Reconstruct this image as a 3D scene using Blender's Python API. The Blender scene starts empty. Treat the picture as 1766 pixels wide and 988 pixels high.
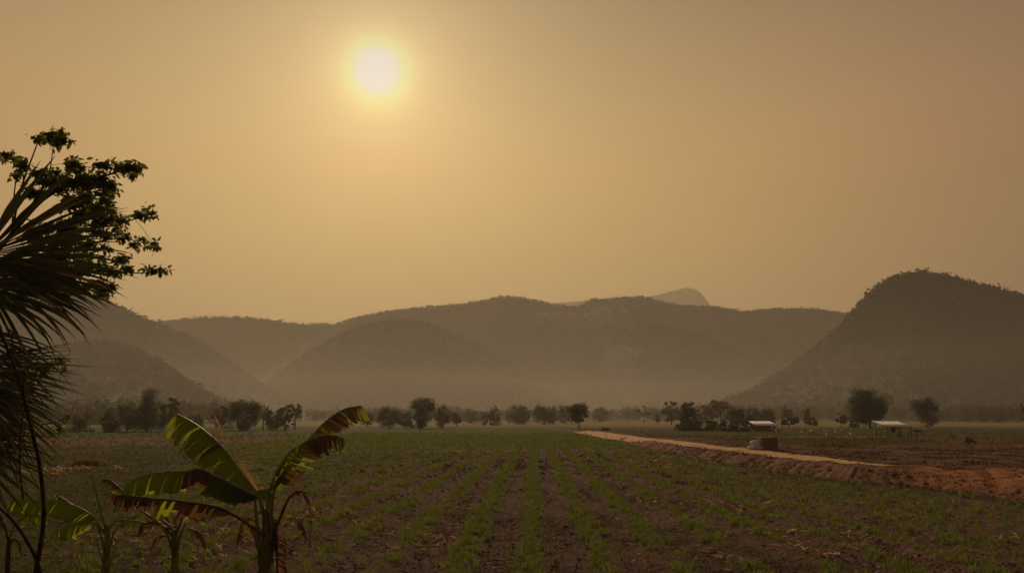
import bpy, math, random
import numpy as np
from mathutils import Vector
random.seed(7)
RNG = np.random.default_rng(11)
S = bpy.context.scene
COL = S.collection
R = math.radians
PI = math.pi

# ------------------------------------------------------------------ camera
CAM_Z = 2.6
F = 1300.0
PITCH = math.atan(226 / F)
CP, SP = math.cos(PITCH), math.sin(PITCH)
cd = bpy.data.cameras.new('camera')
cam = bpy.data.objects.new('camera', cd)
COL.objects.link(cam)
cam.location = (0, 0, CAM_Z)
cam.rotation_euler = (PI / 2 + PITCH, 0, 0)
cd.sensor_width = 36
cd.lens = 36 * F / 1766
cd.clip_start = 0.1
cd.clip_end = 30000
S.camera = cam


def ray(px, py):
    u = (px - 883) / F
    v = (494 - py) / F
    return u, CP - v * SP, SP + v * CP


def W(px, py, D):
    """point at depth D (world y) seen at photo pixel px, py"""
    a, b, c = ray(px, py)
    k = D / b
    return Vector((a * k, D, CAM_Z + c * k))


def G(px, py, z=0.0):
    """point on the level z seen at photo pixel px, py"""
    a, b, c = ray(px, py)
    k = (z - CAM_Z) / c
    return Vector((a * k, b * k, z))


SUN = Vector(ray(651, 122)).normalized()
SUN_EL = math.asin(SUN.z)
SUN_AZ = math.atan2(SUN.x, SUN.y)


# ------------------------------------------------------------------ noise
def _h(ix, iy, seed):
    h = (ix.astype(np.int64) * 374761393 + iy.astype(np.int64) * 668265263 + seed * 974634777) & 0xffffffff
    h = ((h ^ (h >> 13)) * 1274126177) & 0xffffffff
    h = (h ^ (h >> 16)) & 0xffffff
    return h / float(0xffffff)


def vn(x, y, seed=0):
    x = np.asarray(x, float); y = np.asarray(y, float)
    ix, iy = np.floor(x), np.floor(y)
    fx, fy = x - ix, y - iy
    fx = fx * fx * (3 - 2 * fx); fy = fy * fy * (3 - 2 * fy)
    a = _h(ix, iy, seed); b = _h(ix + 1, iy, seed)
    c = _h(ix, iy + 1, seed); d = _h(ix + 1, iy + 1, seed)
    return (a * (1 - fx) + b * fx) * (1 - fy) + (c * (1 - fx) + d * fx) * fy


def fbm(x, y, octv=4, seed=0):
    s = 0; a = 1; t = 0
    for i in range(octv):
        s = s + a * vn(x * 2 ** i, y * 2 ** i, seed + i); t += a; a *= .5
    return s / t


def ss(a, b, x):
    t = np.clip((np.asarray(x, float) - a) / (b - a), 0, 1)
    return t * t * (3 - 2 * t)


# ------------------------------------------------------------------ mesh helpers
def mk(name, V, F_, mat, parent=None, smooth=False, mi=None, attr=None, link=True):
    """V (n,3); F_ a list of integer arrays (m,k); one mesh object"""
    V = np.asarray(V, np.float32).reshape(-1, 3)
    if not isinstance(F_, list) or (len(F_) and isinstance(F_[0], tuple)):
        F_ = [F_]
    F_ = [np.asarray(f, np.int32) for f in F_ if len(f)]
    me = bpy.data.meshes.new(name)
    me.vertices.add(len(V))
    me.vertices.foreach_set('co', V.ravel())
    nl = sum(f.size for f in F_)
    nf = sum(len(f) for f in F_)
    me.loops.add(nl)
    me.polygons.add(nf)
    me.loops.foreach_set('vertex_index', np.concatenate([f.ravel() for f in F_]))
    tot = np.concatenate([np.full(len(f), f.shape[1], np.int32) for f in F_])
    st = np.concatenate([[0], np.cumsum(tot)[:-1]]).astype(np.int32)
    me.polygons.foreach_set('loop_start', st)
    me.polygons.foreach_set('loop_total', tot)
    if mi is not None:
        me.polygons.foreach_set('material_index', np.asarray(mi, np.int32))
    if smooth:
        me.polygons.foreach_set('use_smooth', np.ones(nf, bool))
    if attr is not None:
        for an, arr in attr.items():
            at = me.color_attributes.new(an, 'FLOAT_COLOR', 'POINT')
            full = np.ones((len(V), 4), np.float32)
            full[:, :3] = arr
            at.data.foreach_set('color', full.ravel())
    me.update(calc_edges=True)
    me.validate()
    for m in (mat if isinstance(mat, (list, tuple)) else [mat]):
        me.materials.append(m)
    o = bpy.data.objects.new(name, me)
    if link:
        COL.objects.link(o)
    if parent is not None:
        o.parent = parent
        # vertices are given in world space: bring them to the parent's frame
        off = np.array(parent_loc(parent), np.float32)
        if np.any(off != 0):
            me.vertices.foreach_set('co', (V - off).ravel())
            me.update()
    return o


def parent_loc(o):
    p = Vector((0, 0, 0))
    while o is not None:
        p += o.location
        o = o.parent
    return p


def thing(name, loc, label, cat, group=None):
    o = bpy.data.objects.new(name, None)
    o.empty_display_size = .2
    COL.objects.link(o)
    o.location = loc
    return tag(o, label, cat, group)


def tag(o, label=None, cat=None, group=None, kind=None):
    if label: o['label'] = label
    if cat: o['category'] = cat
    if group: o['group'] = group
    if kind: o['kind'] = kind
    return o


class MB:
    def __init__(s):
        s.v = []; s.f3 = []; s.f4 = []; s.m3 = []; s.m4 = []; s.n = 0

    def add(s, V, F_, mi=0):
        V = np.asarray(V, float).reshape(-1, 3)
        F_ = np.asarray(F_, int)
        s.v.append(V)
        if F_.shape[1] == 3:
            s.f3.append(F_ + s.n); s.m3.append(np.full(len(F_), mi))
        else:
            s.f4.append(F_ + s.n); s.m4.append(np.full(len(F_), mi))
        s.n += len(V)

    def tube(s, pts, rad, k=7, mi=0, cap=True):
        P = [Vector(p) for p in pts]
        n = len(P)
        if not hasattr(rad, '__len__'):
            rad = [rad] * n
        V = []
        up = Vector((0.13, 0.21, 1)).normalized()
        last = None
        for i, p in enumerate(P):
            t = (P[min(i + 1, n - 1)] - P[max(i - 1, 0)])
            t = t.normalized() if t.length > 1e-9 else Vector((0, 0, 1))
            if last is None:
                a = t.cross(up)
                if a.length < .1: a = t.cross(Vector((1, 0, 0)))
            else:
                a = last - t * last.dot(t)
                if a.length < 1e-6: a = t.cross(up)
            a.normalize(); last = a
            b = t.cross(a)
            for j in range(k):
                q = 2 * PI * j / k
                V.append(p + (a * math.cos(q) + b * math.sin(q)) * rad[i])
        Fq = [(i * k + j, i * k + (j + 1) % k, (i + 1) * k + (j + 1) % k, (i + 1) * k + j)
              for i in range(n - 1) for j in range(k)]
        base = s.n
        s.add([tuple(v) for v in V], Fq, mi)
        if cap:
            for ring, c in ((0, P[0]), (n - 1, P[-1])):
                vs = [tuple(V[ring * k + j]) for j in range(k)] + [tuple(c)]
                s.add(vs, [(j, (j + 1) % k, k) if ring else ((j + 1) % k, j, k) for j in range(k)], mi)

    def box(s, c, d, rz=0, mi=0, tilt=None):
        x, y, z = d[0] / 2, d[1] / 2, d[2] / 2
        vs = [(-x, -y, -z), (x, -y, -z), (x, y, -z), (-x, y, -z), (-x, -y, z), (x, -y, z), (x, y, z), (-x, y, z)]
        ca, sa = math.cos(rz), math.sin(rz)
        vs = [(c[0] + a * ca - b * sa, c[1] + a * sa + b * ca, c[2] + e) for a, b, e in vs]
        s.add(vs, [(0, 3, 2, 1), (4, 5, 6, 7), (0, 1, 5, 4), (1, 2, 6, 5), (2, 3, 7, 6), (3, 0, 4, 7)], mi)

    def build(s, name, mat, parent=None, smooth=False):
        F_ = []; M = []
        if s.f4: F_.append(np.concatenate(s.f4)); M.append(np.concatenate(s.m4))
        if s.f3: F_.append(np.concatenate(s.f3)); M.append(np.concatenate(s.m3))
        return mk(name, np.concatenate(s.v), F_, mat, parent, smooth, mi=np.concatenate(M))


# ------------------------------------------------------------------ materials
def newmat(name):
    m = bpy.data.materials.new(name)
    m.use_nodes = True
    nt = m.node_tree
    nt.nodes.clear()
    return m, nt, nt.nodes, nt.links


def noise_col(nt, c1, c2, scale, detail=4, coord='Object', stops=(.35, .65), rough=.6):
    n, l = nt.nodes, nt.links
    tc = n.new('ShaderNodeTexCoord')
    nz = n.new('ShaderNodeTexNoise'); nz.inputs['Scale'].default_value = scale
    nz.inputs['Detail'].default_value = detail; nz.inputs['Roughness'].default_value = rough
    l.new(tc.outputs[coord], nz.inputs['Vector'])
    cr = n.new('ShaderNodeValToRGB')
    cr.color_ramp.elements[0].position = stops[0]; cr.color_ramp.elements[0].color = (*c1, 1)
    cr.color_ramp.elements[1].position = stops[1]; cr.color_ramp.elements[1].color = (*c2, 1)
    l.new(nz.outputs['Fac'], cr.inputs['Fac'])
    return cr.outputs['Color'], nz.outputs['Fac'], tc


def simple(name, c1, c2, scale=8, rough=.85, bump=0.0, bscale=None, metal=0, spec=.3, dist=.02):
    m, nt, n, l = newmat(name)
    col, fac, tc = noise_col(nt, c1, c2, scale)
    b = n.new('ShaderNodeBsdfPrincipled')
    b.inputs['Roughness'].default_value = rough
    b.inputs['Metallic'].default_value = metal
    b.inputs['Specular IOR Level'].default_value = spec
    l.new(col, b.inputs['Base Color'])
    if bump:
        nz = n.new('ShaderNodeTexNoise'); nz.inputs['Scale'].default_value = bscale or scale * 3
        nz.inputs['Detail'].default_value = 6
        l.new(tc.outputs['Object'], nz.inputs['Vector'])
        bp = n.new('ShaderNodeBump'); bp.inputs['Strength'].default_value = bump
        bp.inputs['Distance'].default_value = dist
        l.new(nz.outputs['Fac'], bp.inputs['Height'])
        l.new(bp.outputs['Normal'], b.inputs['Normal'])
    o = n.new('ShaderNodeOutputMaterial')
    l.new(b.outputs[0], o.inputs['Surface'])
    return m


def leafy(name, c1, c2, trans, tfac=.4, scale=3, rough=.6, coord='Object', gloss=.25, stops=(.35, .65)):
    m, nt, n, l = newmat(name)
    col, fac, tc = noise_col(nt, c1, c2, scale, coord=coord, stops=stops)
    b = n.new('ShaderNodeBsdfPrincipled')
    b.inputs['Roughness'].default_value = rough
    b.inputs['Specular IOR Level'].default_value = gloss
    l.new(col, b.inputs['Base Color'])
    t = n.new('ShaderNodeBsdfTranslucent')
    mx = n.new('ShaderNodeMix'); mx.data_type = 'RGBA'; mx.blend_type = 'MIX'
    mx.inputs[0].default_value = .75
    l.new(col, mx.inputs[6]); mx.inputs[7].default_value = (*trans, 1)
    l.new(mx.outputs[2], t.inputs['Color'])
    ms = n.new('ShaderNodeMixShader'); ms.inputs[0].default_value = tfac
    l.new(b.outputs[0], ms.inputs[1]); l.new(t.outputs[0], ms.inputs[2])
    o = n.new('ShaderNodeOutputMaterial')
    l.new(ms.outputs[0], o.inputs['Surface'])
    return m


BD = 9.6
HALF = BD / F
M = {}
M['bark'] = simple('bark', (.05, .035, .022), (.12, .085, .055), 12, .95, .8, 30)
M['dark_bark'] = simple('dark bark', (.025, .018, .012), (.06, .042, .028), 20, .95, .8, 40)
M['tree_leaf'] = leafy('tree leaf', (.035, .05, .018), (.075, .085, .028), (.12, .15, .03), .35, 1.2)
M['tree_leaf_olive'] = leafy('olive tree leaf', (.06, .062, .025), (.11, .10, .04), (.16, .15, .04), .3, 1.0)
M['tree_leaf_dry'] = leafy('dry tree leaf', (.08, .055, .035), (.13, .09, .055), (.16, .10, .05), .3, 1.0)
M['near_leaf'] = leafy('near tree leaf', (.035, .055, .014), (.075, .09, .024), (.26, .27, .03), .45, 6)
M['palm_leaf'] = leafy('palm blade', (.045, .045, .018), (.085, .08, .032), (.07, .075, .02), .16, 9, .45)
M['palm_dry'] = leafy('dry palm blade', (.10, .07, .04), (.18, .12, .07), (.2, .12, .05), .2, 12, .6)
M['banana_green'] = leafy('banana green blade', (.035, .06, .012), (.055, .085, .018), (.50, .54, .025), .55, 5, .55, gloss=.3)
M['banana_dry'] = leafy('dry banana blade', (.10, .05, .030), (.22, .115, .065), (.30, .13, .065), .35, 9, .8)
M['banana_rib'] = simple('banana midrib', (.20, .19, .07), (.42, .34, .16), 14, .4, spec=.5)
M['banana_stem'] = leafy('banana stem', (.15, .14, .045), (.30, .25, .09), (.5, .45, .1), .32, 7, .5)
M['sheath'] = simple('dead leaf sheath', (.05, .028, .015), (.16, .085, .045), 16, .9, .6, 40)
M['crop'] = leafy('crop blade', (.046, .076, .016), (.145, .175, .04), (.27, .34, .035), .46, 7, .5, stops=(.4, .6))
M['weed'] = leafy('weed blade', (.055, .070, .018), (.14, .12, .04), (.22, .21, .05), .4, .6, .6)
M['plank'] = simple('weathered pale wood', (.5, .42, .34), (.74, .66, .55), 6, .8, .3, 30)
M['weed_dry'] = leafy('dry weed blade', (.15, .11, .05), (.26, .18, .085), (.32, .24, .1), .4, 3, .7)
M['straw'] = leafy('straw', (.34, .19, .09), (.6, .40, .20), (.6, .38, .16), .35, 2, .7)
M['clod'] = simple('soil clod', (.10, .07, .055), (.24, .16, .115), 9, .95, .3, 30, spec=0)
M['hillwood'] = leafy('hill forest', (.040, .042, .022), (.052, .052, .030), (.05, .05, .02), .08, .012, .9)
M['tin'] = simple('pale tin roof', (.86, .87, .90), (.95, .95, .96), 3, .45, .03, 20, 0, .6)
M['wood'] = simple('grey wood', (.07, .05, .035), (.15, .11, .08), 10, .9, .5, 40)
M['sack'] = leafy('white woven sack', (.74, .73, .71), (.88, .87, .85), (.8, .78, .72), .3, 9, .7)
M['bale'] = simple('brown bale', (.22, .12, .045), (.46, .27, .11), 14, .95, 1.0, 50, dist=.05)
M['twine'] = simple('bale twine', (.05, .03, .02), (.09, .06, .04), 14, .95)
M['bag'] = leafy('white plastic bag', (.7, .69, .66), (.85, .84, .8), (.9, .88, .82), .5, 5, .4)
M['earth'] = simple('dry earth lump', (.17, .105, .07), (.36, .20, .12), 3, .95, .3, 30, spec=0)
M['stone'] = simple('field stone', (.10, .085, .07), (.22, .19, .16), 6, .9, .6, 30)
M['plastic'] = simple('blue grey drum', (.06, .08, .10), (.10, .12, .14), 6, .5)


# ground: per-vertex soil kinds (a map of what lies where), broken up by noise
def ground_mat():
    m, nt, n, l = newmat('ground soil and turf')
    at = n.new('ShaderNodeAttribute'); at.attribute_name = 'soil'
    tc = n.new('ShaderNodeTexCoord')
    n1 = n.new('ShaderNodeTexNoise'); n1.inputs['Scale'].default_value = 2.2
    n1.inputs['Detail'].default_value = 10; n1.inputs['Roughness'].default_value = .72
    l.new(tc.outputs['Object'], n1.inputs['Vector'])
    mr = n.new('ShaderNodeMapRange')
    mr.inputs['From Min'].default_value = .3; mr.inputs['From Max'].default_value = .7
    mr.inputs['To Min'].default_value = .55; mr.inputs['To Max'].default_value = 1.5
    l.new(n1.outputs['Fac'], mr.inputs['Value'])
    vm = n.new('ShaderNodeVectorMath'); vm.operation = 'SCALE'
    l.new(at.outputs['Color'], vm.inputs[0]); l.new(mr.outputs[0], vm.inputs['Scale'])
    b = n.new('ShaderNodeBsdfPrincipled'); b.inputs['Roughness'].default_value = .95
    b.inputs['Specular IOR Level'].default_value = 0.02
    l.new(vm.outputs[0], b.inputs['Base Color'])
    n2 = n.new('ShaderNodeTexNoise'); n2.inputs['Scale'].default_value = 22
    n2.inputs['Detail'].default_value = 8; n2.inputs['Roughness'].default_value = .75
    l.new(tc.outputs['Object'], n2.inputs['Vector'])
    bp = n.new('ShaderNodeBump'); bp.inputs['Strength'].default_value = 1.0
    bp.inputs['Distance'].default_value = .05
    l.new(n2.outputs['Fac'], bp.inputs['Height'])
    l.new(bp.outputs['Normal'], b.inputs['Normal'])
    o = n.new('ShaderNodeOutputMaterial'); l.new(b.outputs[0], o.inputs['Surface'])
    return m


M['ground'] = ground_mat()
M['road'] = simple('sandy track', (.44, .24, .10), (.72, .43, .18), 1.3, .95, .5, 14)

# ------------------------------------------------------------------ terrain
ROW_S = 1.3
ROW_DIR = (921 - 883) / F
BERM = .46
_tp = [G(a, b) for a, b in ((1000, 745), (1100, 768), (1166, 785), (1250, 800), (1336, 816), (1455, 829), (1540, 836), (1676, 850), (1766, 868))]
TOE_Y = [0, 15] + [p.y for p in _tp[::-1]] + [175, 400]
TOE_X = [17, 16.0] + [p.x for p in _tp[::-1]] + [9.8, 7]
_rl = [G(a, b, BERM) for a, b in ((1000, 742.6), (1100, 757.5), (1200, 771.5), (1300, 784), (1400, 796.5), (1500, 804), (1560, 806.3))]
_rr = [G(a, b, BERM) for a, b in ((1000, 739.6), (1100, 752.5), (1200, 763.5), (1300, 774.5), (1400, 786.5), (1500, 797.5), (1560, 803.5))]
RL_Y = [p.y for p in _rl[::-1]]; RL_X = [p.x for p in _rl[::-1]]
RR_Y = [p.y for p in _rr[::-1]]; RR_X = [p.x for p in _rr[::-1]]


def toe(y): return np.interp(y, TOE_Y, TOE_X)


def berm_t(x, y):
    w = np.clip(np.interp(y, RL_Y, RL_X) - toe(y) - .15, 1.2, 2.6)
    a = (x - toe(y)) / w
    yb = np.interp(x, [13, 13.6, 14.9, 15.5, 16, 24, 40], [32, 31, 29.2, 26, 23.4, 20.5, 18])
    b = (y - yb) / np.maximum(33.6 - yb + .5 * np.sin(x * .9), 1)
    b = np.where(x < 13.4, 1, b)
    return np.clip(np.minimum(a, b), 0, 1)


def row_u(x, y): return (x - ROW_DIR * y + .08) / ROW_S


def base_z(x, y):
    """large relief: berm to the right, a yard bank by the banana plants"""
    x = np.asarray(x, float); y = np.asarray(y, float)
    t = berm_t(x, y)
    t = t * t * (3 - 2 * t)
    far = 1 - ss(60, 120, y) * ss(16, 26, x) * .75
    z = BERM * t * far * (1 - ss(120, 175, y))
    z = z + .5 * (1 - ss(9.8, 12.8, y)) * (1 - ss(-2.6, -1.0, x))
    z = z + .10 * (fbm(x / 9, y / 9, 3, 5) - .5) * (1 - ss(150, 400, y))
    return z


def crop_mask(x, y):
    """where the rows of young cane grow, 0..1"""
    inside = 1 - ss(-1.6, -.1, x - toe(y))
    left = ss(-9.5, -4.0, x + .28 * np.maximum(26 - y, 0) * 0 + .0 * y + np.minimum(y - 12, 60) * .33)
    return inside * left * (1 - ss(118, 128, y))


def Z(x, y):
    return float(base_z(np.array([x]), np.array([y]))[0])


def build_ground():
    fine = np.linspace(R(-41), R(41), 1250)
    co = np.linspace(R(41), R(319), 72)[1:-1]
    ang = np.concatenate([fine, co])
    r1 = np.geomspace(2.0, 9.0, 26)[:-1]
    r2 = np.geomspace(9.0, 75.0, 700)[:-1]
    r3 = np.geomspace(75, 14000, 260)
    rad = np.concatenate([r1, r2, r3])
    A, Rr = np.meshgrid(ang, rad)
    X = Rr * np.sin(A); Y = Rr * np.cos(A)
    z = base_z(X, Y)
    cm = crop_mask(X, Y)
    ru = row_u(X, Y)
    near = 1 - ss(45, 80, Rr)
    z += cm * near * .045 * np.cos(2 * PI * ru)
    field = (1 - ss(-.3, .3, X - toe(Y)))
    # clods and crumbs, damped where the sheet gets coarse
    rough = .35 + .65 * ss(.35, .6, fbm(X / 3, Y / 3, 2, 9))
    amp = near * (.55 + .45 * field) * rough
    for wl, a, lim in ((.62, .050, 80), (.27, .045, 55), (.13, .034, 34), (.065, .02, 22)):
        q = vn(X / wl, Y / wl, int(wl * 1000))
        z += (np.abs(q - .5) * 2 - .5) * a * amp * (1 - ss(lim * .6, lim, Rr)) * .7
    # digger-bucket grooves down the face of the berm
    bt = berm_t(X, Y)
    face = np.clip(bt * (1 - bt) * 4, 0, 1)
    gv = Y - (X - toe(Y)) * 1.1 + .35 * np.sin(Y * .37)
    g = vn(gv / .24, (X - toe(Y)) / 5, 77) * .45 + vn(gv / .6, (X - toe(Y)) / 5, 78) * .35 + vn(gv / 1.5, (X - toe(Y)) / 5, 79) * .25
    z += face * (fbm(X / .5, Y / .5, 3, 33) - .5) * .12 * (1 - ss(45, 80, Rr))
    z += -face * (g - .52) * .2
    z += ss(.6, 1, bt) * (fbm(X / 1.9, Y / 1.9, 3, 37) - .5) * .22 * (1 - ss(60, 100, Rr)) * (X > toe(Y)) * (1 - ss(-.6, -.1, X - np.interp(Y, RL_Y, RL_X)) * (Y > 33) * (1 - ss(.1, .6, X - np.interp(Y, RR_Y, RR_X)))) * (1 - ss(80, 140, Rr))
    # rubble upland
    up = ss(.9, 1.0, bt)
    z += up * (fbm(X / 1.1, Y / 1.1, 4, 31) - .5) * .16 * (1 - ss(60, 110, Rr)) * (1 - ss(3.2, 4.2, X - toe(Y)) * 0)

    # what the ground is made of
    n1 = fbm(X / 5.0, Y / 5.0, 4, 21); n2 = fbm(X / 1.1, Y / 1.1, 4, 22); n3 = fbm(X / 22, Y / 30, 4, 23)
    n4 = fbm(X / .22, Y / .22, 3, 24)
    c = np.zeros(X.shape + (3,))

    def lay(m, col):
        nonlocal c
        m = np.clip(m, 0, 1)[..., None]
        c = c * (1 - m) + np.array(col) * m
    soil = np.array([.155, .104, .084])
    c[:] = soil
    lay(ss(.45, .7, n2) * .6, (.17, .108, .08))
    lay(ss(.5, .75, n1) * .5, (.085, .058, .047))
    lay(ss(.56, .66, n4) * .45, (.22, .14, .095))
    # turf left of the rows
    gl = (1 - cm) * field
    turf = np.array([.052, .056, .018])
    lay(gl * ss(.22, .45, n2 * .6 + n1 * .4), turf * 1.3)
    lay(gl * ss(.5, .68, n3 * .6 + n2 * .4) * .7, (.14, .085, .045))
    # mid and far field: the crop closes over the soil
    rowc = np.cos(2 * PI * ru)
    lay(cm * ss(.15, .8, rowc) * ss(20, 45, Rr) * .85, (.066, .100, .026))
    lay(cm * ss(55, 84, Rr) * .85, (.080, .106, .031))
    # bands at the far side of the field, left
    wob = (n1 - .5) * 10 + (n3 - .5) * 12
    yy = Y + wob
    bandL = ss(-6, -22, X + 0 * Y) * field
    lay(ss(70, 76, yy) * (1 - ss(100, 108, yy)) * (1 - ss(-30, -12, X)) * (.5 + .5 * ss(.35, .6, n1)), (.16, .098, .052))
    lay(ss(104, 112, yy) * (1 - ss(17, 22, X)), (.085, .105, .026))
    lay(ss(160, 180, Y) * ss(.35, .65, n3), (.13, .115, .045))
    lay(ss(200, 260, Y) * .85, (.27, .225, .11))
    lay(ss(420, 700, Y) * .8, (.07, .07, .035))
    # upland right of the track
    U = ss(.85, 1.0, bt) * (1 - ss(170, 200, Y))
    lay(U, (.15, .092, .066))
    lay(U * ss(.42, .62, n2) * .7, (.24, .145, .10))
    lay(U * ss(.55, .7, n4 * .6 + n2 * .4) * .8, (.045, .03, .026))
    gb = np.interp(X, [14, 18, 22, 26, 60], [150, 115, 71, 61, 62])
    lay(U * ss(-2, 3, Y - gb + (n1 - .5) * 8) * (1 - ss(.50, .60, X / np.maximum(Y, 1) + (n3 - .5) * .1)), (.045, .070, .018))
    lay(U * ss(84, 90, yy) * (1 - ss(99, 104, yy)), (.12, .085, .045))
    lay(U * ss(88, 93, yy) * (1 - ss(99, 104, yy)) * (1 - ss(48, 56, X)) * ss(26, 30, X), (.24, .17, .11))
    lay(U * ss(104, 112, yy), (.085, .08, .030))
    # berm face: red subsoil to the right, grey-brown along the track
    red = ss(15.0, 19.0, X + (n1 - .5) * 5)
    fm = ss(.04, .16, bt) * (1 - ss(.9, 1.0, bt)) * (1 - ss(170, 200, Y))
    lay(fm * (1 - red), (.23, .14, .095))
    lay(fm * red, (.44, .20, .095))
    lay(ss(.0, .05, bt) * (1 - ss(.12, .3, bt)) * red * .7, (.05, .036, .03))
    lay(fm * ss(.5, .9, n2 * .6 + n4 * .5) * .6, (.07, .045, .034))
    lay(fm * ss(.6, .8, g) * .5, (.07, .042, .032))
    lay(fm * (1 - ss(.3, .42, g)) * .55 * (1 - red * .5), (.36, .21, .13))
    lay(U * (1 - ss(30, 48, Y)) * ss(.45, .7, n1) * .6, (.26, .105, .045))
    nr, na = X.shape
    idx = np.arange(nr * na).reshape(nr, na)
    a = idx[:-1, :]; b = idx[1:, :]
    Fq = np.stack([a, np.roll(a, -1, 1), np.roll(b, -1, 1), b], -1).reshape(-1, 4)
    V = np.stack([X, Y, z], -1).reshape(-1, 3)
    C = c.reshape(-1, 3)
    # middle disc
    V = np.vstack([V, [[0, 0, V[:na, 2].mean()]]])
    C = np.vstack([C, [C[0]]])
    F3 = np.stack([np.full(na, nr * na), np.roll(idx[0], -1), idx[0]], -1)
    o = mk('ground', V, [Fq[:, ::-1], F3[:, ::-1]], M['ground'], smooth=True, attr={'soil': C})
    tag(o, kind='structure')


build_ground()


# track along the top of the berm, a worn sheet draped a little above the soil
def build_road():
    ys = np.concatenate([np.linspace(RL_Y[0] - 1.2, 60, 160), np.linspace(60.5, 140, 160)])
    nu = 11
    V = []
    for y in ys:
        xl = float(np.interp(y, RL_Y, RL_X)) + .25 * float(vn(y / 3., 1., 3) - .5)
        xr = float(np.interp(y, RR_Y, RR_X)) + .5 * float(vn(y / 2., 5., 4) - .5)
        tp = float(ss(RL_Y[0] - 1.5, RL_Y[0] + 6, y))
        w = max(.5, xr - xl) * (.12 + .88 * tp)
        xl += .9 * (1 - tp)
        for j in range(nu):
            q = j / (nu - 1)
            x = xl + w * q
            rut = -.03 * (math.exp(-((q - .22) / .1) ** 2) + math.exp(-((q - .78) / .1) ** 2))
            V.append((x, y, Z(x, y) + .045 * math.sin(PI * q) ** .3 + rut * .8 - .02 * (q in (0, 1)) + .012 * float(vn(x * 3, y * 3, 8))))
    V = np.array(V)
    n = len(ys)
    idx = np.arange(n * nu).reshape(n, nu)
    Fq = np.stack([idx[:-1, :-1], idx[:-1, 1:], idx[1:, 1:], idx[1:, :-1]], -1).reshape(-1, 4)
    o = mk('dirt_road', V, Fq, M['road'], smooth=True)
    tag(o, kind='structure')


build_road()

# ------------------------------------------------------------------ hills
ICO_V, ICO_F = None, None


def ico():
    t = (1 + 5 ** .5) / 2
    v = np.array([(-1, t, 0), (1, t, 0), (-1, -t, 0), (1, -t, 0), (0, -1, t), (0, 1, t), (0, -1, -t), (0, 1, -t),
                  (t, 0, -1), (t, 0, 1), (-t, 0, -1), (-t, 0, 1)], float)
    v /= np.linalg.norm(v[0])
    f = np.array([(0, 11, 5), (0, 5, 1), (0, 1, 7), (0, 7, 10), (0, 10, 11), (1, 5, 9), (5, 11, 4), (11, 10, 2), (10, 7, 6),
                  (7, 1, 8), (3, 9, 4), (3, 4, 2), (3, 2, 6), (3, 6, 8), (3, 8, 9), (4, 9, 5), (2, 4, 11), (6, 2, 10), (8, 6, 7), (9, 8, 1)])
    return v, f


ICO_V, ICO_F = ico()


def blobs(P, size, jit=.35, flat=1.0):
    """many irregular small lumps in one vertex array"""
    n = len(P)
    r = RNG.uniform(1 - jit, 1 + jit, (n, 12, 1))
    rot = RNG.uniform(0, 2 * PI, n)
    c, s = np.cos(rot), np.sin(rot)
    v = ICO_V[None] * r
    x = v[..., 0] * c[:, None] - v[..., 1] * s[:, None]
    y = v[..., 0] * s[:, None] + v[..., 1] * c[:, None]
    v = np.stack([x, y, v[..., 2] * flat], -1) * np.asarray(size).reshape(-1, 1, 1) + P[:, None, :]
    f = ICO_F[None] + (np.arange(n) * 12)[:, None, None]
    return v.reshape(-1, 3), f.reshape(-1, 3)


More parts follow.
